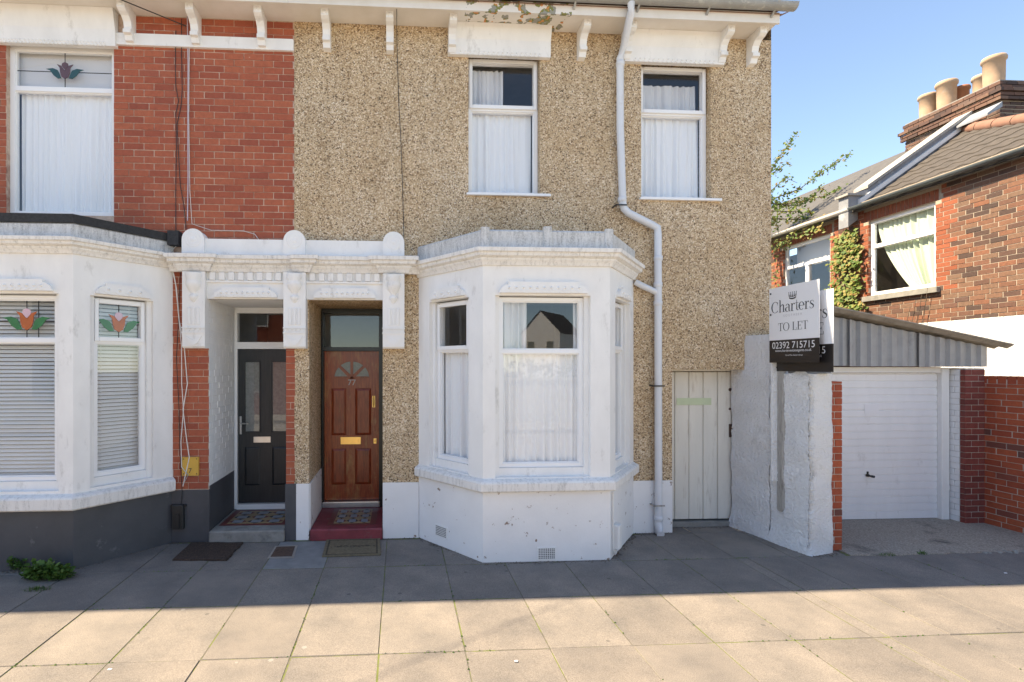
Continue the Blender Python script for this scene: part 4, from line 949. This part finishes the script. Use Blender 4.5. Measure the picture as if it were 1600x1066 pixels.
def glyph(ch):
    K, t = .085, .024; g = []
    if ch == 'C': a = arc_(.33, .36, .30, .36, 42, 318); g = [(a, wv(a, .33)), ([(.55, .68), (.55, .48)], t)]; wd = .64
    elif ch == 'h': g = [([(.12, 0), (.12, .78)], K), ([(.03, .78), (.14, .78)], t), ([(.02, .01), (.22, .01)], t), ([(.16, .36), (.24, .46), (.34, .48), (.42, .42)], [t, .04, .05, K]), ([(.42, .44), (.42, 0)], K), ([(.32, .01), (.52, .01)], t)]; wd = .55
    elif ch == 'a': a = arc_(.20, .14, .15, .14, 80, 300); g = [(a, wv(a, .2)), ([(.08, .38), (.14, .47), (.24, .48), (.33, .40)], [.06, .03, .03, K]), ([(.34, .42), (.34, .06), (.38, .01), (.44, .03)], [K, K, .04, t]), ([(.34, .27), (.22, .27)], t)]; wd = .46
    elif ch == 'r': g = [([(.12, 0), (.12, .48)], K), ([(.02, .47), (.14, .47)], t), ([(.02, .01), (.24, .01)], t), ([(.15, .34), (.22, .45), (.31, .46), (.34, .40)], [t, .03, .06, .07])]; wd = .37
    elif ch == 't': g = [([(.14, .66), (.14, .08), (.20, .01), (.28, .04)], [t, K, .04, t]), ([(.02, .47), (.28, .47)], t)]; wd = .30
    elif ch == 'e': a = arc_(.22, .24, .19, .24, 0, 310); g = [(a, wv(a, .22)), ([(.05, .26), (.41, .26)], t)]; wd = .45
    elif ch == 's': g = [([(.33, .36), (.30, .45), (.20, .48), (.10, .44), (.09, .34), (.18, .27), (.29, .20), (.32, .10), (.25, .02), (.14, 0), (.06, .05), (.04, .14)], [t, t, t, .05, .07, .085, .085, .06, .03, t, t, t])]; wd = .38
    elif ch == 'T': g = [([(.30, 0), (.30, .7)], K), ([(.02, .69), (.58, .69)], t), ([(.03, .69), (.03, .52)], t), ([(.57, .69), (.57, .52)], t), ([(.18, .01), (.42, .01)], t)]; wd = .6
    elif ch == 'O': a = arc_(.36, .35, .32, .36, 0, 360, 28); g = [(a, wv(a, .36))]; wd = .74
    elif ch == 'L': g = [([(.14, 0), (.14, .7)], K), ([(.03, .69), (.26, .69)], t), ([(.03, .01), (.52, .01)], t), ([(.51, 0), (.51, .2)], t)]; wd = .56
    elif ch == 'E': g = [([(.14, 0), (.14, .7)], K), ([(.03, .69), (.50, .69)], t), ([(.03, .01), (.52, .01)], t), ([(.14, .36), (.38, .36)], t), ([(.51, 0), (.51, .18)], t), ([(.49, .7), (.49, .54)], t), ([(.37, .28), (.37, .44)], t)]; wd = .58
    else: wd = .3
    return g, wd
def serif(parent, txt, T, xc, z, width, mat, name='lettering'):
    tot = sum(glyph(c)[1] for c in txt); s_ = width/tot; x = xc-width/2; b = MB(T)
    for c in txt:
        g, wd = glyph(c)
        for pts, wds in g: stroke(b, [(x+p*s_, z+q*s_) for p, q in pts], [v*s_ for v in wds] if isinstance(wds, list) else wds*s_, 0)
        x += wd*s_
    return b.build(name, mat, parent)
def board(X, y_in, y_out, z0, z1, zs, sale, label, post_z0, post_mat, pr):
    T = TB(X); a, c = -y_in, -y_out; xc = (a+c)/2; wd = c-a
    rt = thing('letting_board', (X, (y_in+y_out)/2, post_z0), label, 'sign', 'estate agent boards on the white wall')
    b = MB(T); b.box(a, c, 0, .006, zs, z1); b.build('board_panel', 'signwhite', rt)
    b = MB(T); b.box(a+.004, c-.003, -.0005, .0065, z0, zs-.001); b.build('number_panel', 'signblack', rt)
    TT = lambda zz, xx=xc: T @ Matrix.Translation((xx, -.002, zz)) @ XZ
    Tf = T @ Matrix.Translation((0, -.002, 0))
    h = z1-zs
    b = MB(Tf); cz = z1-.115                              # crown
    stroke(b, arc_(xc, cz-.02, .045, .018, 180, 360, 10), .014, 0)
    stroke(b, arc_(xc, cz-.002, .047, .014, 180, 360, 10), .005, 0)
    for k in range(5):
        u = xc-.046+.023*k; stroke(b, [(u, cz-.012-.008*(1-abs(k-2)/2)), (u+(k-2)*.004, cz+.028)], [.016, .003], 0); stroke(b, arc_(u+(k-2)*.004, cz+.032, .003, .003, 0, 360, 6), .005, 0)
    b.build('crown_emblem', 'ink', rt)
    serif(rt, 'Charters', Tf, xc-.01, z1-.285, wd*.86, 'ink')
    text_mesh(rt, 'S O U T H S E A', TT(z1-.34), .036, 'inkgrey', sx=1.05)
    if sale: serif(rt, 'E', Tf, c-.155, zs+.10, .10, 'ink'); serif(rt, 'L', Tf, c-.26, zs+.10, .097, 'ink')
    else: serif(rt, 'TO LET', Tf, xc, zs+.10, wd*.60, 'ink')
    text_mesh(rt, '02392 715715', TT(zs-.095), .105, 'signwhite', sx=1.0)
    text_mesh(rt, 'www.chartersestateagents.co.uk', TT(zs-.132), .040, 'signwhite', sx=.97)
    text_mesh(rt, 'Part of The Charters Group', TT(zs-.178, xc+.02), .021, 'signwhite')
    b = MB(T); b.bbox(a+.004, a+(.03 if not sale else .095), .0072, .11 if not sale else .05, post_z0, z1-.04, .003)
    if sale: b.lathe((a+.0495, .0075, post_z0), [(.0455, 0), (.0455, -.04)], 14, 'y', math.pi, 2*math.pi); b.lathe((a+.0495, .0075, post_z0), [(.001, 0), (.0455, 0)], 14, 'y', math.pi, 2*math.pi)
    b.build('post', post_mat, rt)
    b = MB(T)
    for zz in (z1-.06, z1-.30, z0+.04): b.lathe((a+.024, -.001, zz), [(.012, 0), (.010, .005), (.001, .006)], 8, 'y')
    b.build('bolt', 'dark', rt); return rt
BX1, BX2 = 4.235, 4.30
board(BX1, S(1202, 500, BX1)[0], S(1280, 500, BX1)[0], S(1279, 566.5, BX1)[1], S(1280, 436, BX1)[1], S(1280, 527.5, BX1)[1], False, 'front letting board reading TO LET on the white wall', .72, 'rough_white', None)
board(BX2, S(1212, 500, BX2)[0], S(1302, 500, BX2)[0], S(1300, 581.5, BX2)[1], S(1303, 450.5, BX2)[1], S(1301, 537, BX2)[1], True, 'rear agent board on weathered timber post, mostly hidden behind the TO LET board', .42, 'weathered', None)
# ================================================================ GARAGE
GA = thing('garage', (6.2, .3, 0), 'single garage with white ribbed door and grey corrugated gable', 'garage')
gy = .30; dX0, dX1 = 4.98, WX(1468, gy); dZ1 = 1.985
b = MB(); n = 20; rows = []
zz = .03; hh = (dZ1-.05-zz)/n
for i in range(n): rows += [(0, zz+i*hh), (0, zz+(i+.80)*hh), (.012, zz+(i+.84)*hh), (.012, zz+(i+.96)*hh)]
rows.append((0, dZ1-.05))
b.add([(x, gy+.03+o, z) for o, z in rows for x in (dX0, dX1)], [(2*i, 2*i+1, 2*i+3, 2*i+2) for i in range(len(rows)-1)])
b.box(dX0, dX1, gy+.028, gy+.05, .012, .03)
gd = b.build('garage_door', 'garage_white', GA)
b = MB(); x, z = W(1356, 743, gy+.02); b.lathe((x, gy+.03, z), [(.02, 0), (.02, .02), (.012, .03), (.012, .06)], 10, 'y'); b.tube([(x, gy-.03, z), (x+.03, gy-.045, z-.006)], .016, 8); b.box(x-.008, x+.008, gy+.015, gy+.03, z+.01, z+.05); b.build('handle', 'dark', gd)
b = MB(); x0, z0 = W(1354, 647, gy); x1, z1 = W(1376, 632, gy); b.box(x0, x1, gy+.026, gy+.0295, z0, z1); b.build('paper_notice', 'signwhite', gd)
b = MB(); jx = WX(1480, gy); b.bbox(dX1+.002, jx, gy-.03, gy+.1, .0, dZ1+.02, .006); b.bbox(dX0-.08, jx, gy-.03, gy+.1, dZ1-.04, dZ1+.03, .006) if False else b.bbox(dX0-.08, dX1+.001, gy-.02, gy+.1, dZ1-.045, dZ1+.03, .006); b.build('door_frame', 'trim', GA)
# painted return and brick pier of the garage
px0, px1 = jx, 7.53; gyp = .10
b = MB(); b.box(px0+.03, px1-.004, gyp+.006, gyp+.6, 0, 2.0); b.build('pier_core', 'mortar_grey', GA)
GP = Bricks(GA, 'brick_pier', 150); GP.region(Matrix.Translation((0, gyp, 0)), px0+.02, px1, 0, 2.0, xo=px0+.02, L=(px1-px0-.02+.009)/1.5, vary=False)
GP.finish()
GW = Bricks(GA, 'brick_white', 150, 'painted_brick'); GW.region(Matrix.Translation((px0+.018, 0, 0)) @ Matrix.Rotation(R(-90), 4, 'Z'), -.32, -gyp-.07, 0, 2.0, j=.005); GW.finish()
# corrugated gable sheets
def zr(x): return 2.70-(x-5.456)*.1845       # underside line of the roof at the front
def corrugated(x0, x1, y, zf0, zf1, amp, pitch, mat, name, parent, skew=0):
    b = MB(); n = max(2, int((x1-x0)/pitch*8)); vs = []
    for i in range(n+1):
        x = x0+(x1-x0)*i/n; ph = ((x-x0)/pitch) % 1
        o = amp*(1-ph) if ph < .88 else amp*(ph-.88)/.12      # lapped saw profile as in the photo
        vs.append((x, y-o, zf0(x)-random.uniform(0, .0))); vs.append((x, y-o, zf1(x)))
    b.add(vs, [(2*i, 2*i+2, 2*i+3, 2*i+1) for i in range(n)]); return b.build(name, mat, parent)
for k, (xa, xb) in enumerate(((4.80, 5.80), (5.74, 6.73), (6.67, 7.65))):
    corrugated(xa, xb, .21-.012*k, lambda x: 2.03-.006*k, lambda x: zr(x)-.02, .045, .142, 'asbestos', 'gable_sheet', GA)
b = MB(); n = 60                                 # corrugated roof: waves run down the slope, along x; edge seen from the front
ys_ = [.02+4.4*i/n for i in range(n+1)]; vs = []
for i, y in enumerate(ys_):
    o = .025*math.sin(y/.146*6.283+1.2)
    for x in (4.55, 6.3, 7.83): vs.append((x, y, zr(x)+.045+o-(.02*(x > 7))))
    for x in (4.55, 6.3, 7.83): vs.append((x, y, zr(x)+.033+o-(.02*(x > 7))))
b.add(vs, [(6*i+a, 6*i+a+1, 6*i+a+7, 6*i+a+6) for i in range(n) for a in (0, 1)]+[(6*i+a+1, 6*i+a, 6*i+a+6, 6*i+a+7) for i in range(n) for a in (3, 4)]+[(3, 4, 1, 0), (4, 5, 2, 1)]+[(6*i+2, 6*i+5, 6*i+11, 6*i+8) for i in range(n)])
b.build('roof_sheet', 'asbestos_under', GA)
b = MB(); b.box(4.6, 7.9, .06, .12, zr(6.2)-.2, zr(6.2)-.19) if False else None
b = MB(); b.box(4.85, 7.5, 4.3, 4.4, 0, 2.1); b.box(7.44, 7.5, .75, 4.3, 0, 2.1); b.box(4.85, 4.9, .4, 4.3, 0, 2.4); b.build('garage_wall', 'brick_pier', GA)
# ================================================================ RED BOUNDARY WALL
RW = thing('boundary_wall', (7.6, -.3, 0), 'bright red brick boundary wall to the right of the garage', 'wall')
b = MB(); b.box(7.525, 7.72, -1.6, .62, 0, 1.86); b.build('mortar_core', 'mortar_grey', RW)
RB = Bricks(RW, 'brick_wall'); TW = TB(7.52); RB.region(TW, -.17, 1.6, 0, 1.80, xo=.03); 
i = -.17
while i < 1.6: RB.one(TW, i, i+.095, 1.805, 1.90, .21); i += .105
RB.finish()
# ================================================================ RIGHT-HAND HOUSE
RHX = 9.0; RH = thing('corner_house', (RHX+2, 3, 0), 'sunlit brown brick house with tiled roof behind the garage', 'house')
TRH = TB(RHX); ze = 5.12
w1 = (-3.275, -2.04, 3.36, 4.80); w2 = (-5.47, -4.15, 3.36, 4.80)
b = MB(TRH); b.wall(-9.5, .6, 0, 2.765, [(-.35, .35, 1.2, 2.2, .15)]); b.build('white_wall', 'rough_white', RH)
b = MB(TRH); b.wall(-9.5, .6, 2.765, ze+.1, [(*w1, .1), (*w2, .1)], .005); b.build('mortar_wall', 'mortar_buff', RH)
b = MB(); b.box(RHX+.02, RHX+5, -.62, -.6, 0, 5.2); b.box(RHX+4.95, RHX+5, -.5, 9.5, 0, 6); b.box(RHX+.3, RHX+5, 9.45, 9.5, 0, 5.2); b.box(RHX+1.6, RHX+1.65, -.5, 9.4, 0, 5); b.build('inner_wall', 'room', RH)
def rmat(p, q, a, c):
    for h in (w1, w2):
        if (q > h[0]-.17 and p < h[1]+.17) and h[2]-.05 < c and a < h[3]+.25 and not (q > h[0] and p < h[1] and c < h[2]): return 'brick_orange'
    return 'brick_stock'
HB = Bricks(RH, 'brick_stock'); SO = .19
soldier = [(h[0]-.1, h[1]+.1, h[3], h[3]+SO) for h in (w1, w2)]
HB.region(TRH, -3.95, -.75, 2.775, ze, j=.009, holes=[w1, w2]+soldier, matf=rmat)
HB.region(TRH, -.745, .6, 2.775, ze, j=.009, matf=rmat)
HB.region(TRH, -6.9, -3.951, 2.775, ze, j=.009, holes=[w1, w2]+soldier, matf=rmat)
for s_ in soldier:
    x = s_[0]
    while x < s_[1]-.05: HB.one(TRH, x, x+.064, s_[2]+.005, s_[3], mat='brick_orange'); x += .0735
HB.finish()
def rh_window(w_, split):
    o = window(RH, TRH, *w_, w_[3]-.50, False, .06, .05)
    if split: b = MB(TRH); xm = (w_[0]+w_[1])/2; b.box(xm-.05, xm+.05, .045, .11, w_[2]+.06, w_[3]-.53); b.build('mullion', 'upvc', o)
    b = MB(TRH); b.bbox(w_[0]-.08, w_[1]+.08, -.07, .06, w_[2]-.10, w_[2]-.005, .01); b.build('sill', 'concrete', o)
rh_window(w1, False); rh_window(w2, True)
curtain(TRH, w1[0]+.07, w1[1]-.05, w1[2]+.08, w1[3]-.05, .15, 9, 'greenish lace curtain swept aside in the sunlit right hand house window', 'lace', .03, lambda u, v, a, c: a+(c-a)*(u+(1-u)*.55*(1-v)**1.6), 'lace_curtain')
b = MB(TRH); b.box(w2[0]+.05, w2[1]-.05, .3, .31, w2[3]-.5, w2[3]); tag(b.build('roller_blind', 'curtain_grey'), 'grey blind in the upper light of the far creeper framed window', 'blind')
gw = MB(TRH); gw.box(-.34, .34, .06, .1, 1.21, 2.19); gw.build('ground_window', 'upvc', RH)
# roof: tiled slope, parapet on the far side, hip on the near side
tanp = 1.56/2.2; Yp = 3.50; ax_, az_ = 11.25, ze+.03+2.25*tanp
def roofz(x): return ze+.03+(x-9.0)*tanp
def hip_y(x): return Yp-(ax_-x)*1.9            # hip runs from apex to the eaves corner
b = MB(); b.add([(8.86, Yp, roofz(8.86)-.03), (ax_, Yp, az_-.03), (8.86, hip_y(8.86), roofz(8.86)-.03)], [(0, 2, 1)]); b.add([(ax_, Yp, az_-.03), (8.86, hip_y(8.86), roofz(8.86)-.03), (13.6, hip_y(8.86), roofz(8.86)-.03)], [(0, 1, 2)]); b.add([(ax_, Yp, az_-.03), (13.6, hip_y(8.86), roofz(8.86)-.03), (13.6, Yp, roofz(8.86)-.03)], [(0, 1, 2)]); RO = b.build('roof', 'tile', RH)
tl = MB(); cs = math.hypot(1, tanp); tw, tr = .30, .27; mesh = None; cnt = 0; sp = tr/cs
k = 0
while 8.84+k*sp < ax_-.05:
    x = 8.84+k*sp; yy = Yp-.04
    while yy > max(hip_y(x+.1), .2)+.02:
        if mesh is None:
            b = MB(); m_ = 8; vs = []
            for i in range(m_+1):
                u = i/m_; h = .012*math.sin(u*6.283)+.012
                vs += [(0, -u*tw, h), (sp*1.12, -u*tw, h+sp*1.12*tanp-.022), (0, -u*tw, h-.014)]
            b.add(vs, [(3*i, 3*i+3, 3*i+4, 3*i+1) for i in range(m_)]+[(3*i, 3*i+2, 3*i+5, 3*i+3) for i in range(m_)], False); o = b.build('roof_tile', 'tile', RO); mesh = o.data
        else: o = bpy.data.objects.new('roof_tile', mesh); COL.objects.link(o); o.parent = RO
        o.location = (x, yy, roofz(x)-.012+random.uniform(-.002, .002)); yy -= tw; cnt += 1
    k += 1
b = MB(); a, c = Vector((ax_, Yp, az_)), Vector((8.9, hip_y(8.9), roofz(8.9)))
n = 9
for i in range(n):
    p, q = a.lerp(c, i/n), a.lerp(c, (i+.96)/n); b.tube([tuple(p), tuple(q)], .10, 10)
b.build('hip_tile', 'ridge', RO)
# parapet verge with lead flashing, second roof beyond
b = MB(); pv = [(8.80, roofz(8.80)-.25), (8.80, roofz(8.80)+.36), (9.2, roofz(9.2)+.22), (ax_+.1, roofz(ax_+.1)+.22), (ax_+.1, roofz(ax_+.1)-.2)]
b.prism([(x, z) for x, z in pv], Yp, Yp+.22); b.build('parapet', 'lead', RO)
b = MB(); b.prism([(8.75, roofz(8.80)+.36), (9.15, roofz(8.80)+.36), (9.15, roofz(8.80)+.40), (8.75, roofz(8.80)+.40)], Yp-.04, Yp+.26); b.prism([(9.16, roofz(9.16)+.25), (ax_+.1, roofz(ax_+.1)+.22), (ax_+.1, roofz(ax_+.1)+.28), (9.16, roofz(9.16)+.31)], Yp-.05, Yp+.27); b.build('coping', 'weathered', RO)
b = MB(); b.prism([(9.0, roofz(9.0)+.04), (ax_, roofz(ax_)+.04), (ax_, roofz(ax_)+.12), (9.0, roofz(9.0)+.14)], Yp-.05, Yp-.001); b.build('mortar_fillet', 'white', RO)
b = MB(); b.add([(8.86, Yp+.22, roofz(8.86)-.03), (8.86, 9.6, roofz(8.86)-.03), (11.6, 9.6, roofz(11.6)-.03), (11.6, Yp+.22, roofz(11.6)-.03)], [(0, 3, 2, 1)]); b.add([(11.6, Yp+.22, roofz(11.6)-.03), (11.6, 9.6, roofz(11.6)-.03), (14, 9.6, 5.1), (14, Yp+.22, 5.1)], [(0, 3, 2, 1)]); b.build('far_roof', 'slate', RH)
def rh_gutter(y0, y1, mat, x=8.82):
    b = MB(TB(x)); n = 10; r = .06; prof = [(r*math.cos(math.pi+math.pi*i/n), r*math.sin(math.pi+math.pi*i/n)) for i in range(n+1)]; P = prof+[(p*.88, q*.88) for p, q in prof[::-1]]
    b.side([(p, ze+.0+q) for p, q in P], -y1, -y0); return b.build('gutter', mat, RH)
rh_gutter(-.5, Yp-.02, 'gutter_dark'); rh_gutter(Yp, 9.5, 'trim')
b = MB(TB(RHX)); b.box(-9.5, .5, -.13, .01, ze-.07, ze-.005); b.build('fascia', 'concrete', RH)
# chimney
cx0, cx1, cy0, cy1, cz0, cz1 = 11.5, 12.3, 3.10, 4.95, 5.9, 7.50
CHm = MB(); CHm.box(cx0+.012, cx1-.012, cy0+.012, cy1-.012, cz0, cz1); ch = CHm.build('chimney', 'mortar_buff', RH)
CB = Bricks(ch, 'brick_stack', 230)
def ring_course(z0, out):
    CB.region(TB(cx0-out), -cy1-out, -cy0+out, z0, z0+.075, xo=-cy1); CB.region(Matrix.Translation((0, cy0-out, 0)), cx0-out, cx1+out, z0, z0+.075, xo=cx0)
k = math.ceil(6.2/.075)
outs = {7.20: .0, }
while k*.075 < cz1:
    z = k*.075; o_ = 0
    r_ = cz1-z
    if .22 < r_ <= .30: o_ = .09
    elif .30 < r_ <= .375: o_ = .06
    elif .375 < r_ <= .45: o_ = .03
    elif .74 < r_ <= .82: o_ = .025
    elif r_ <= .22: o_ = .03
    ring_course(z, o_); k += 1
CB.finish()
b = MB(); b.box(cx0-.0, cx1, cy0, cy1, cz1-.01, cz1+.02); b.build('flaunching', 'concrete', ch)
for (x, y, r, h, m_) in ((11.72, S(1450, 150, 11.72)[0], .155, .52, 'pot'), (11.72, S(1479, 140, 11.72)[0], .165, .60, 'pot'), (12.06, S(1502, 140, 12.06)[0], .13, .50, 'pot_red'), (12.05, S(1534, 120, 12.05)[0], .14, .52, 'pot'), (11.72, S(1553, 110, 11.72)[0], .165, .60, 'pot')):
    b = MB(); z = cz1+.015; b.lathe((x, y, z), [(r*.92, 0), (r*.96, h*.3), (r*.98, h*.84), (r*1.12, h*.86), (r*1.15, h*.93), (r*1.05, h), (r*.88, h), (r*.85, h*.6)], 20); b.build('chimney_pot', m_, ch)
b = MB(); b.prism([(11.0, az_-.02), (11.3, az_+.15), (11.3, az_+.25), (11.0, az_+.02)], 2.9, Yp-.06); b.build('lead_flashing', 'lead', ch)
# creeper
def leaves(b, c, n, sx, sy, sz, s0, s1, normal=None):
    for i in range(n):
        p = Vector((c[0]+random.gauss(0, sx), c[1]+random.gauss(0, sy), c[2]+random.gauss(0, sz))); s_ = random.uniform(s0, s1)
        d = Vector((random.uniform(-1, 1), random.uniform(-1, 1), random.uniform(-1, .6))).normalized(); u = d.cross(Vector((random.uniform(-1, 1), random.uniform(-1, 1), random.uniform(-1, 1)))).normalized()
        if normal: nn = (Vector(normal)+Vector((random.uniform(-.6, .6), random.uniform(-.6, .6), random.uniform(-.2, .9)))).normalized(); d = nn.cross(u).normalized(); u = nn.cross(d)
        b.add([p-d*s_, p+u*s_*.55-d*s_*.1, p+d*s_, p-u*s_*.55-d*s_*.1], [(0, 1, 2, 3)])
cp = thing('climbing_plant', (8.95, 3.75, 0), 'yellow green creeper climbing the brick between the right hand house windows', 'creeper')
b = MB()
for i in range(85):
    v = random.random(); z = 2.75+v*1.85; hw = .50*(1-.72*v); y = 3.72-.05*v+random.uniform(-hw, hw)
    leaves(b, (8.93-.06*random.random(), y, z), 26, .03, .07, .07, .03, .055, (-1, -.3, .3))
for i in range(26):
    y = 4.2+1.6*random.random(); leaves(b, (8.86, y, 5.0-.10*abs(y-4.2)+random.gauss(0, .05)), 9, .04, .08, .06, .025, .05, (-1, -.3, .3))
for i in range(10): leaves(b, (8.9, 5.62+random.gauss(0, .06), 3.3+1.6*i/10), 7, .04, .06, .1, .025, .05, (-1, -.3, .3))
b.build('foliage', 'ivy', cp)
b = MB(); b.tube([(8.97, 3.75, 0), (8.97, 3.8, 2.0), (8.965, 3.7, 3.2), (8.965, 3.72, 4.5)], .018, 6, .006)
for i in range(9): 
    y = 3.6-.15*i; b.tube([(8.965, 3.75, 2.5), (8.95, y+.3, 2.72), (8.95, y, 2.78+.05*random.random())], .006, 4) if i < 5 else b.tube([(8.95, 3.0-.1*i, 2.70), (8.93, 2.4-.1*(i-5), 3.05+.1*(i-5))], .005, 4)
b.build('stem', 'bark', cp)
# tree whose twigs reach out past the pebbledashed corner
tr = thing('tree', (6.3, 5.5, 0), 'leafy tree twigs against the blue sky beside the house corner', 'tree')
b = MB(); b.tube([(6.3, 5.5, 0), (6.35, 5.5, 2.0), (6.3, 5.5, 3.4), (6.4, 5.5, 4.4)], .11, 10, .05); b.build('trunk', 'bark', tr)
lf = MB(); br = MB()
def TP(px, py, Y=5.5): x, z = W(px, py, Y); return Vector((x, Y, z))
tw_ = [[(1150, 330), (1205, 265), (1222, 240), (1245, 207)], [(1150, 350), (1205, 312), (1250, 295), (1285, 268), (1329, 240)], [(1150, 345), (1205, 322), (1250, 315), (1295, 305), (1330, 292)], [(1160, 300), (1205, 298), (1228, 278), (1246, 286)], [(1165, 280), (1205, 272), (1232, 254)], [(1150, 350), (1206, 342), (1250, 343), (1285, 336), (1302, 320)], [(1165, 322), (1206, 330), (1245, 331), (1268, 333)], [(1160, 345), (1206, 350), (1214, 345), (1212, 362)], [(1170, 318), (1206, 318), (1245, 322), (1262, 312), (1288, 292)]]
for L in tw_:
    Y = 5.5+random.uniform(-.5, .4); P = [TP(px, py, Y) for px, py in L]; base = Vector((6.38, 5.5, 4.0)); br.tube([tuple(base)]+[tuple(p) for p in P], .022, 5, .004)
    for a, c in zip(P, P[1:]):
        m_ = max(2, int((c-a).length/.055))
        for i in range(m_):
            if random.random() < .75: leaves(lf, a.lerp(c, i/m_), random.randint(7, 13), .045, .06, .05, .022, .05)
br.build('branch', 'bark', tr); lf.build('crown', 'leaf', tr)
# ================================================================ ACROSS THE STREET (seen only as reflections in the glass)
def street_house(x0, x1, y0, h, rise, mat, label, gable=False):
    t = thing('street_house', ((x0+x1)/2, y0-4, -.1), label, 'house', 'houses across the street')
    b = MB(); b.box(x0, x1, y0-8, y0, -.11, h); b.build('wall', mat, t)
    xm = (x0+x1)/2
    b = MB()
    if gable: b.prism([(x0, h), (x1, h), (xm, h+rise)], y0-8, y0-.01); b.build('gable', mat, t); b = MB(); b.add([(x0-.2, y0+.1, h-.1), (xm, y0+.1, h+rise+.1), (xm, y0-8.1, h+rise+.1), (x0-.2, y0-8.1, h-.1), (x1+.2, y0+.1, h-.1), (x1+.2, y0-8.1, h-.1)], [(0, 1, 2, 3), (1, 4, 5, 2)])
    else: b.add([(x0, y0+.3, h), (x1, y0+.3, h), (x1, y0-4, h+rise), (x0, y0-4, h+rise), (x0, y0-8.3, h), (x1, y0-8.3, h)], [(0, 1, 2, 3), (3, 2, 5, 4), (0, 3, 4), (1, 5, 2)])
    b.build('roof', 'slate', t)
    for zz in ((.9, 2.3), (3.6, 5.0)):
        for f in (.25, .75):
            if zz[1] > h: continue
            xx = x0+(x1-x0)*f; b = MB(); b.box(xx-.5, xx+.5, y0-.02, y0+.03, *zz); o = b.build('window', 'trim', t); b = MB(); b.box(xx-.43, xx+.43, y0+.03, y0+.035, zz[0]+.07, zz[1]-.07); b.build('pane', 'frost', o)
    return t
for i in range(4): street_house(-29+6.2*i, -23+6.2*i, -13.5, 5.8, 2.2, ('cream_wall', 'brick_stock', 'cream_wall', 'brick')[i], ('cream terraced house far along the opposite side', 'brown brick terraced house on the opposite side', 'cream terraced house on the opposite side near the gap', 'red brick terraced house on the opposite side')[i])
for i in range(2): street_house(13+6.5*i, 19+6.5*i, -13.5, 5.6, 2.0, ('cream_wall', 'brick')[i], ('cream house across the street to the right', 'red brick house across the street to the right')[i])
gh = street_house(-2.5, 2.5, 0, 6.0, 2.7, 'signwhite', 'white gabled house at the far end of the opposite gap', True); gh.location = (17.4, -58, 0); gh.rotation_euler = (0, 0, R(38))
for c_ in gh.children: c_.matrix_parent_inverse = ID
b = MB(); b.box(-4, 12.5, -13.7, -13.5, -.11, 1.5); b.box(-4.02, 12.52, -13.74, -13.46, 1.5, 1.58); tag(b.build('street_wall', 'cream_wall'), 'low cream wall across the street', 'wall')
b = MB()
for i in range(1500): leaves(b, (random.uniform(-4, 12.5), -14.1+random.gauss(0, .2), 1.3+random.random()*.9), 1, .1, .1, .1, .06, .12)
tag(b.build('hedge', 'hedge'), 'green hedge behind the low wall across the street', 'hedge')
b = MB(); b.box(-40, 40, -13.4, -11.2, -.115, -.0); struct(b.build('far_pavement', 'kerbstone'))
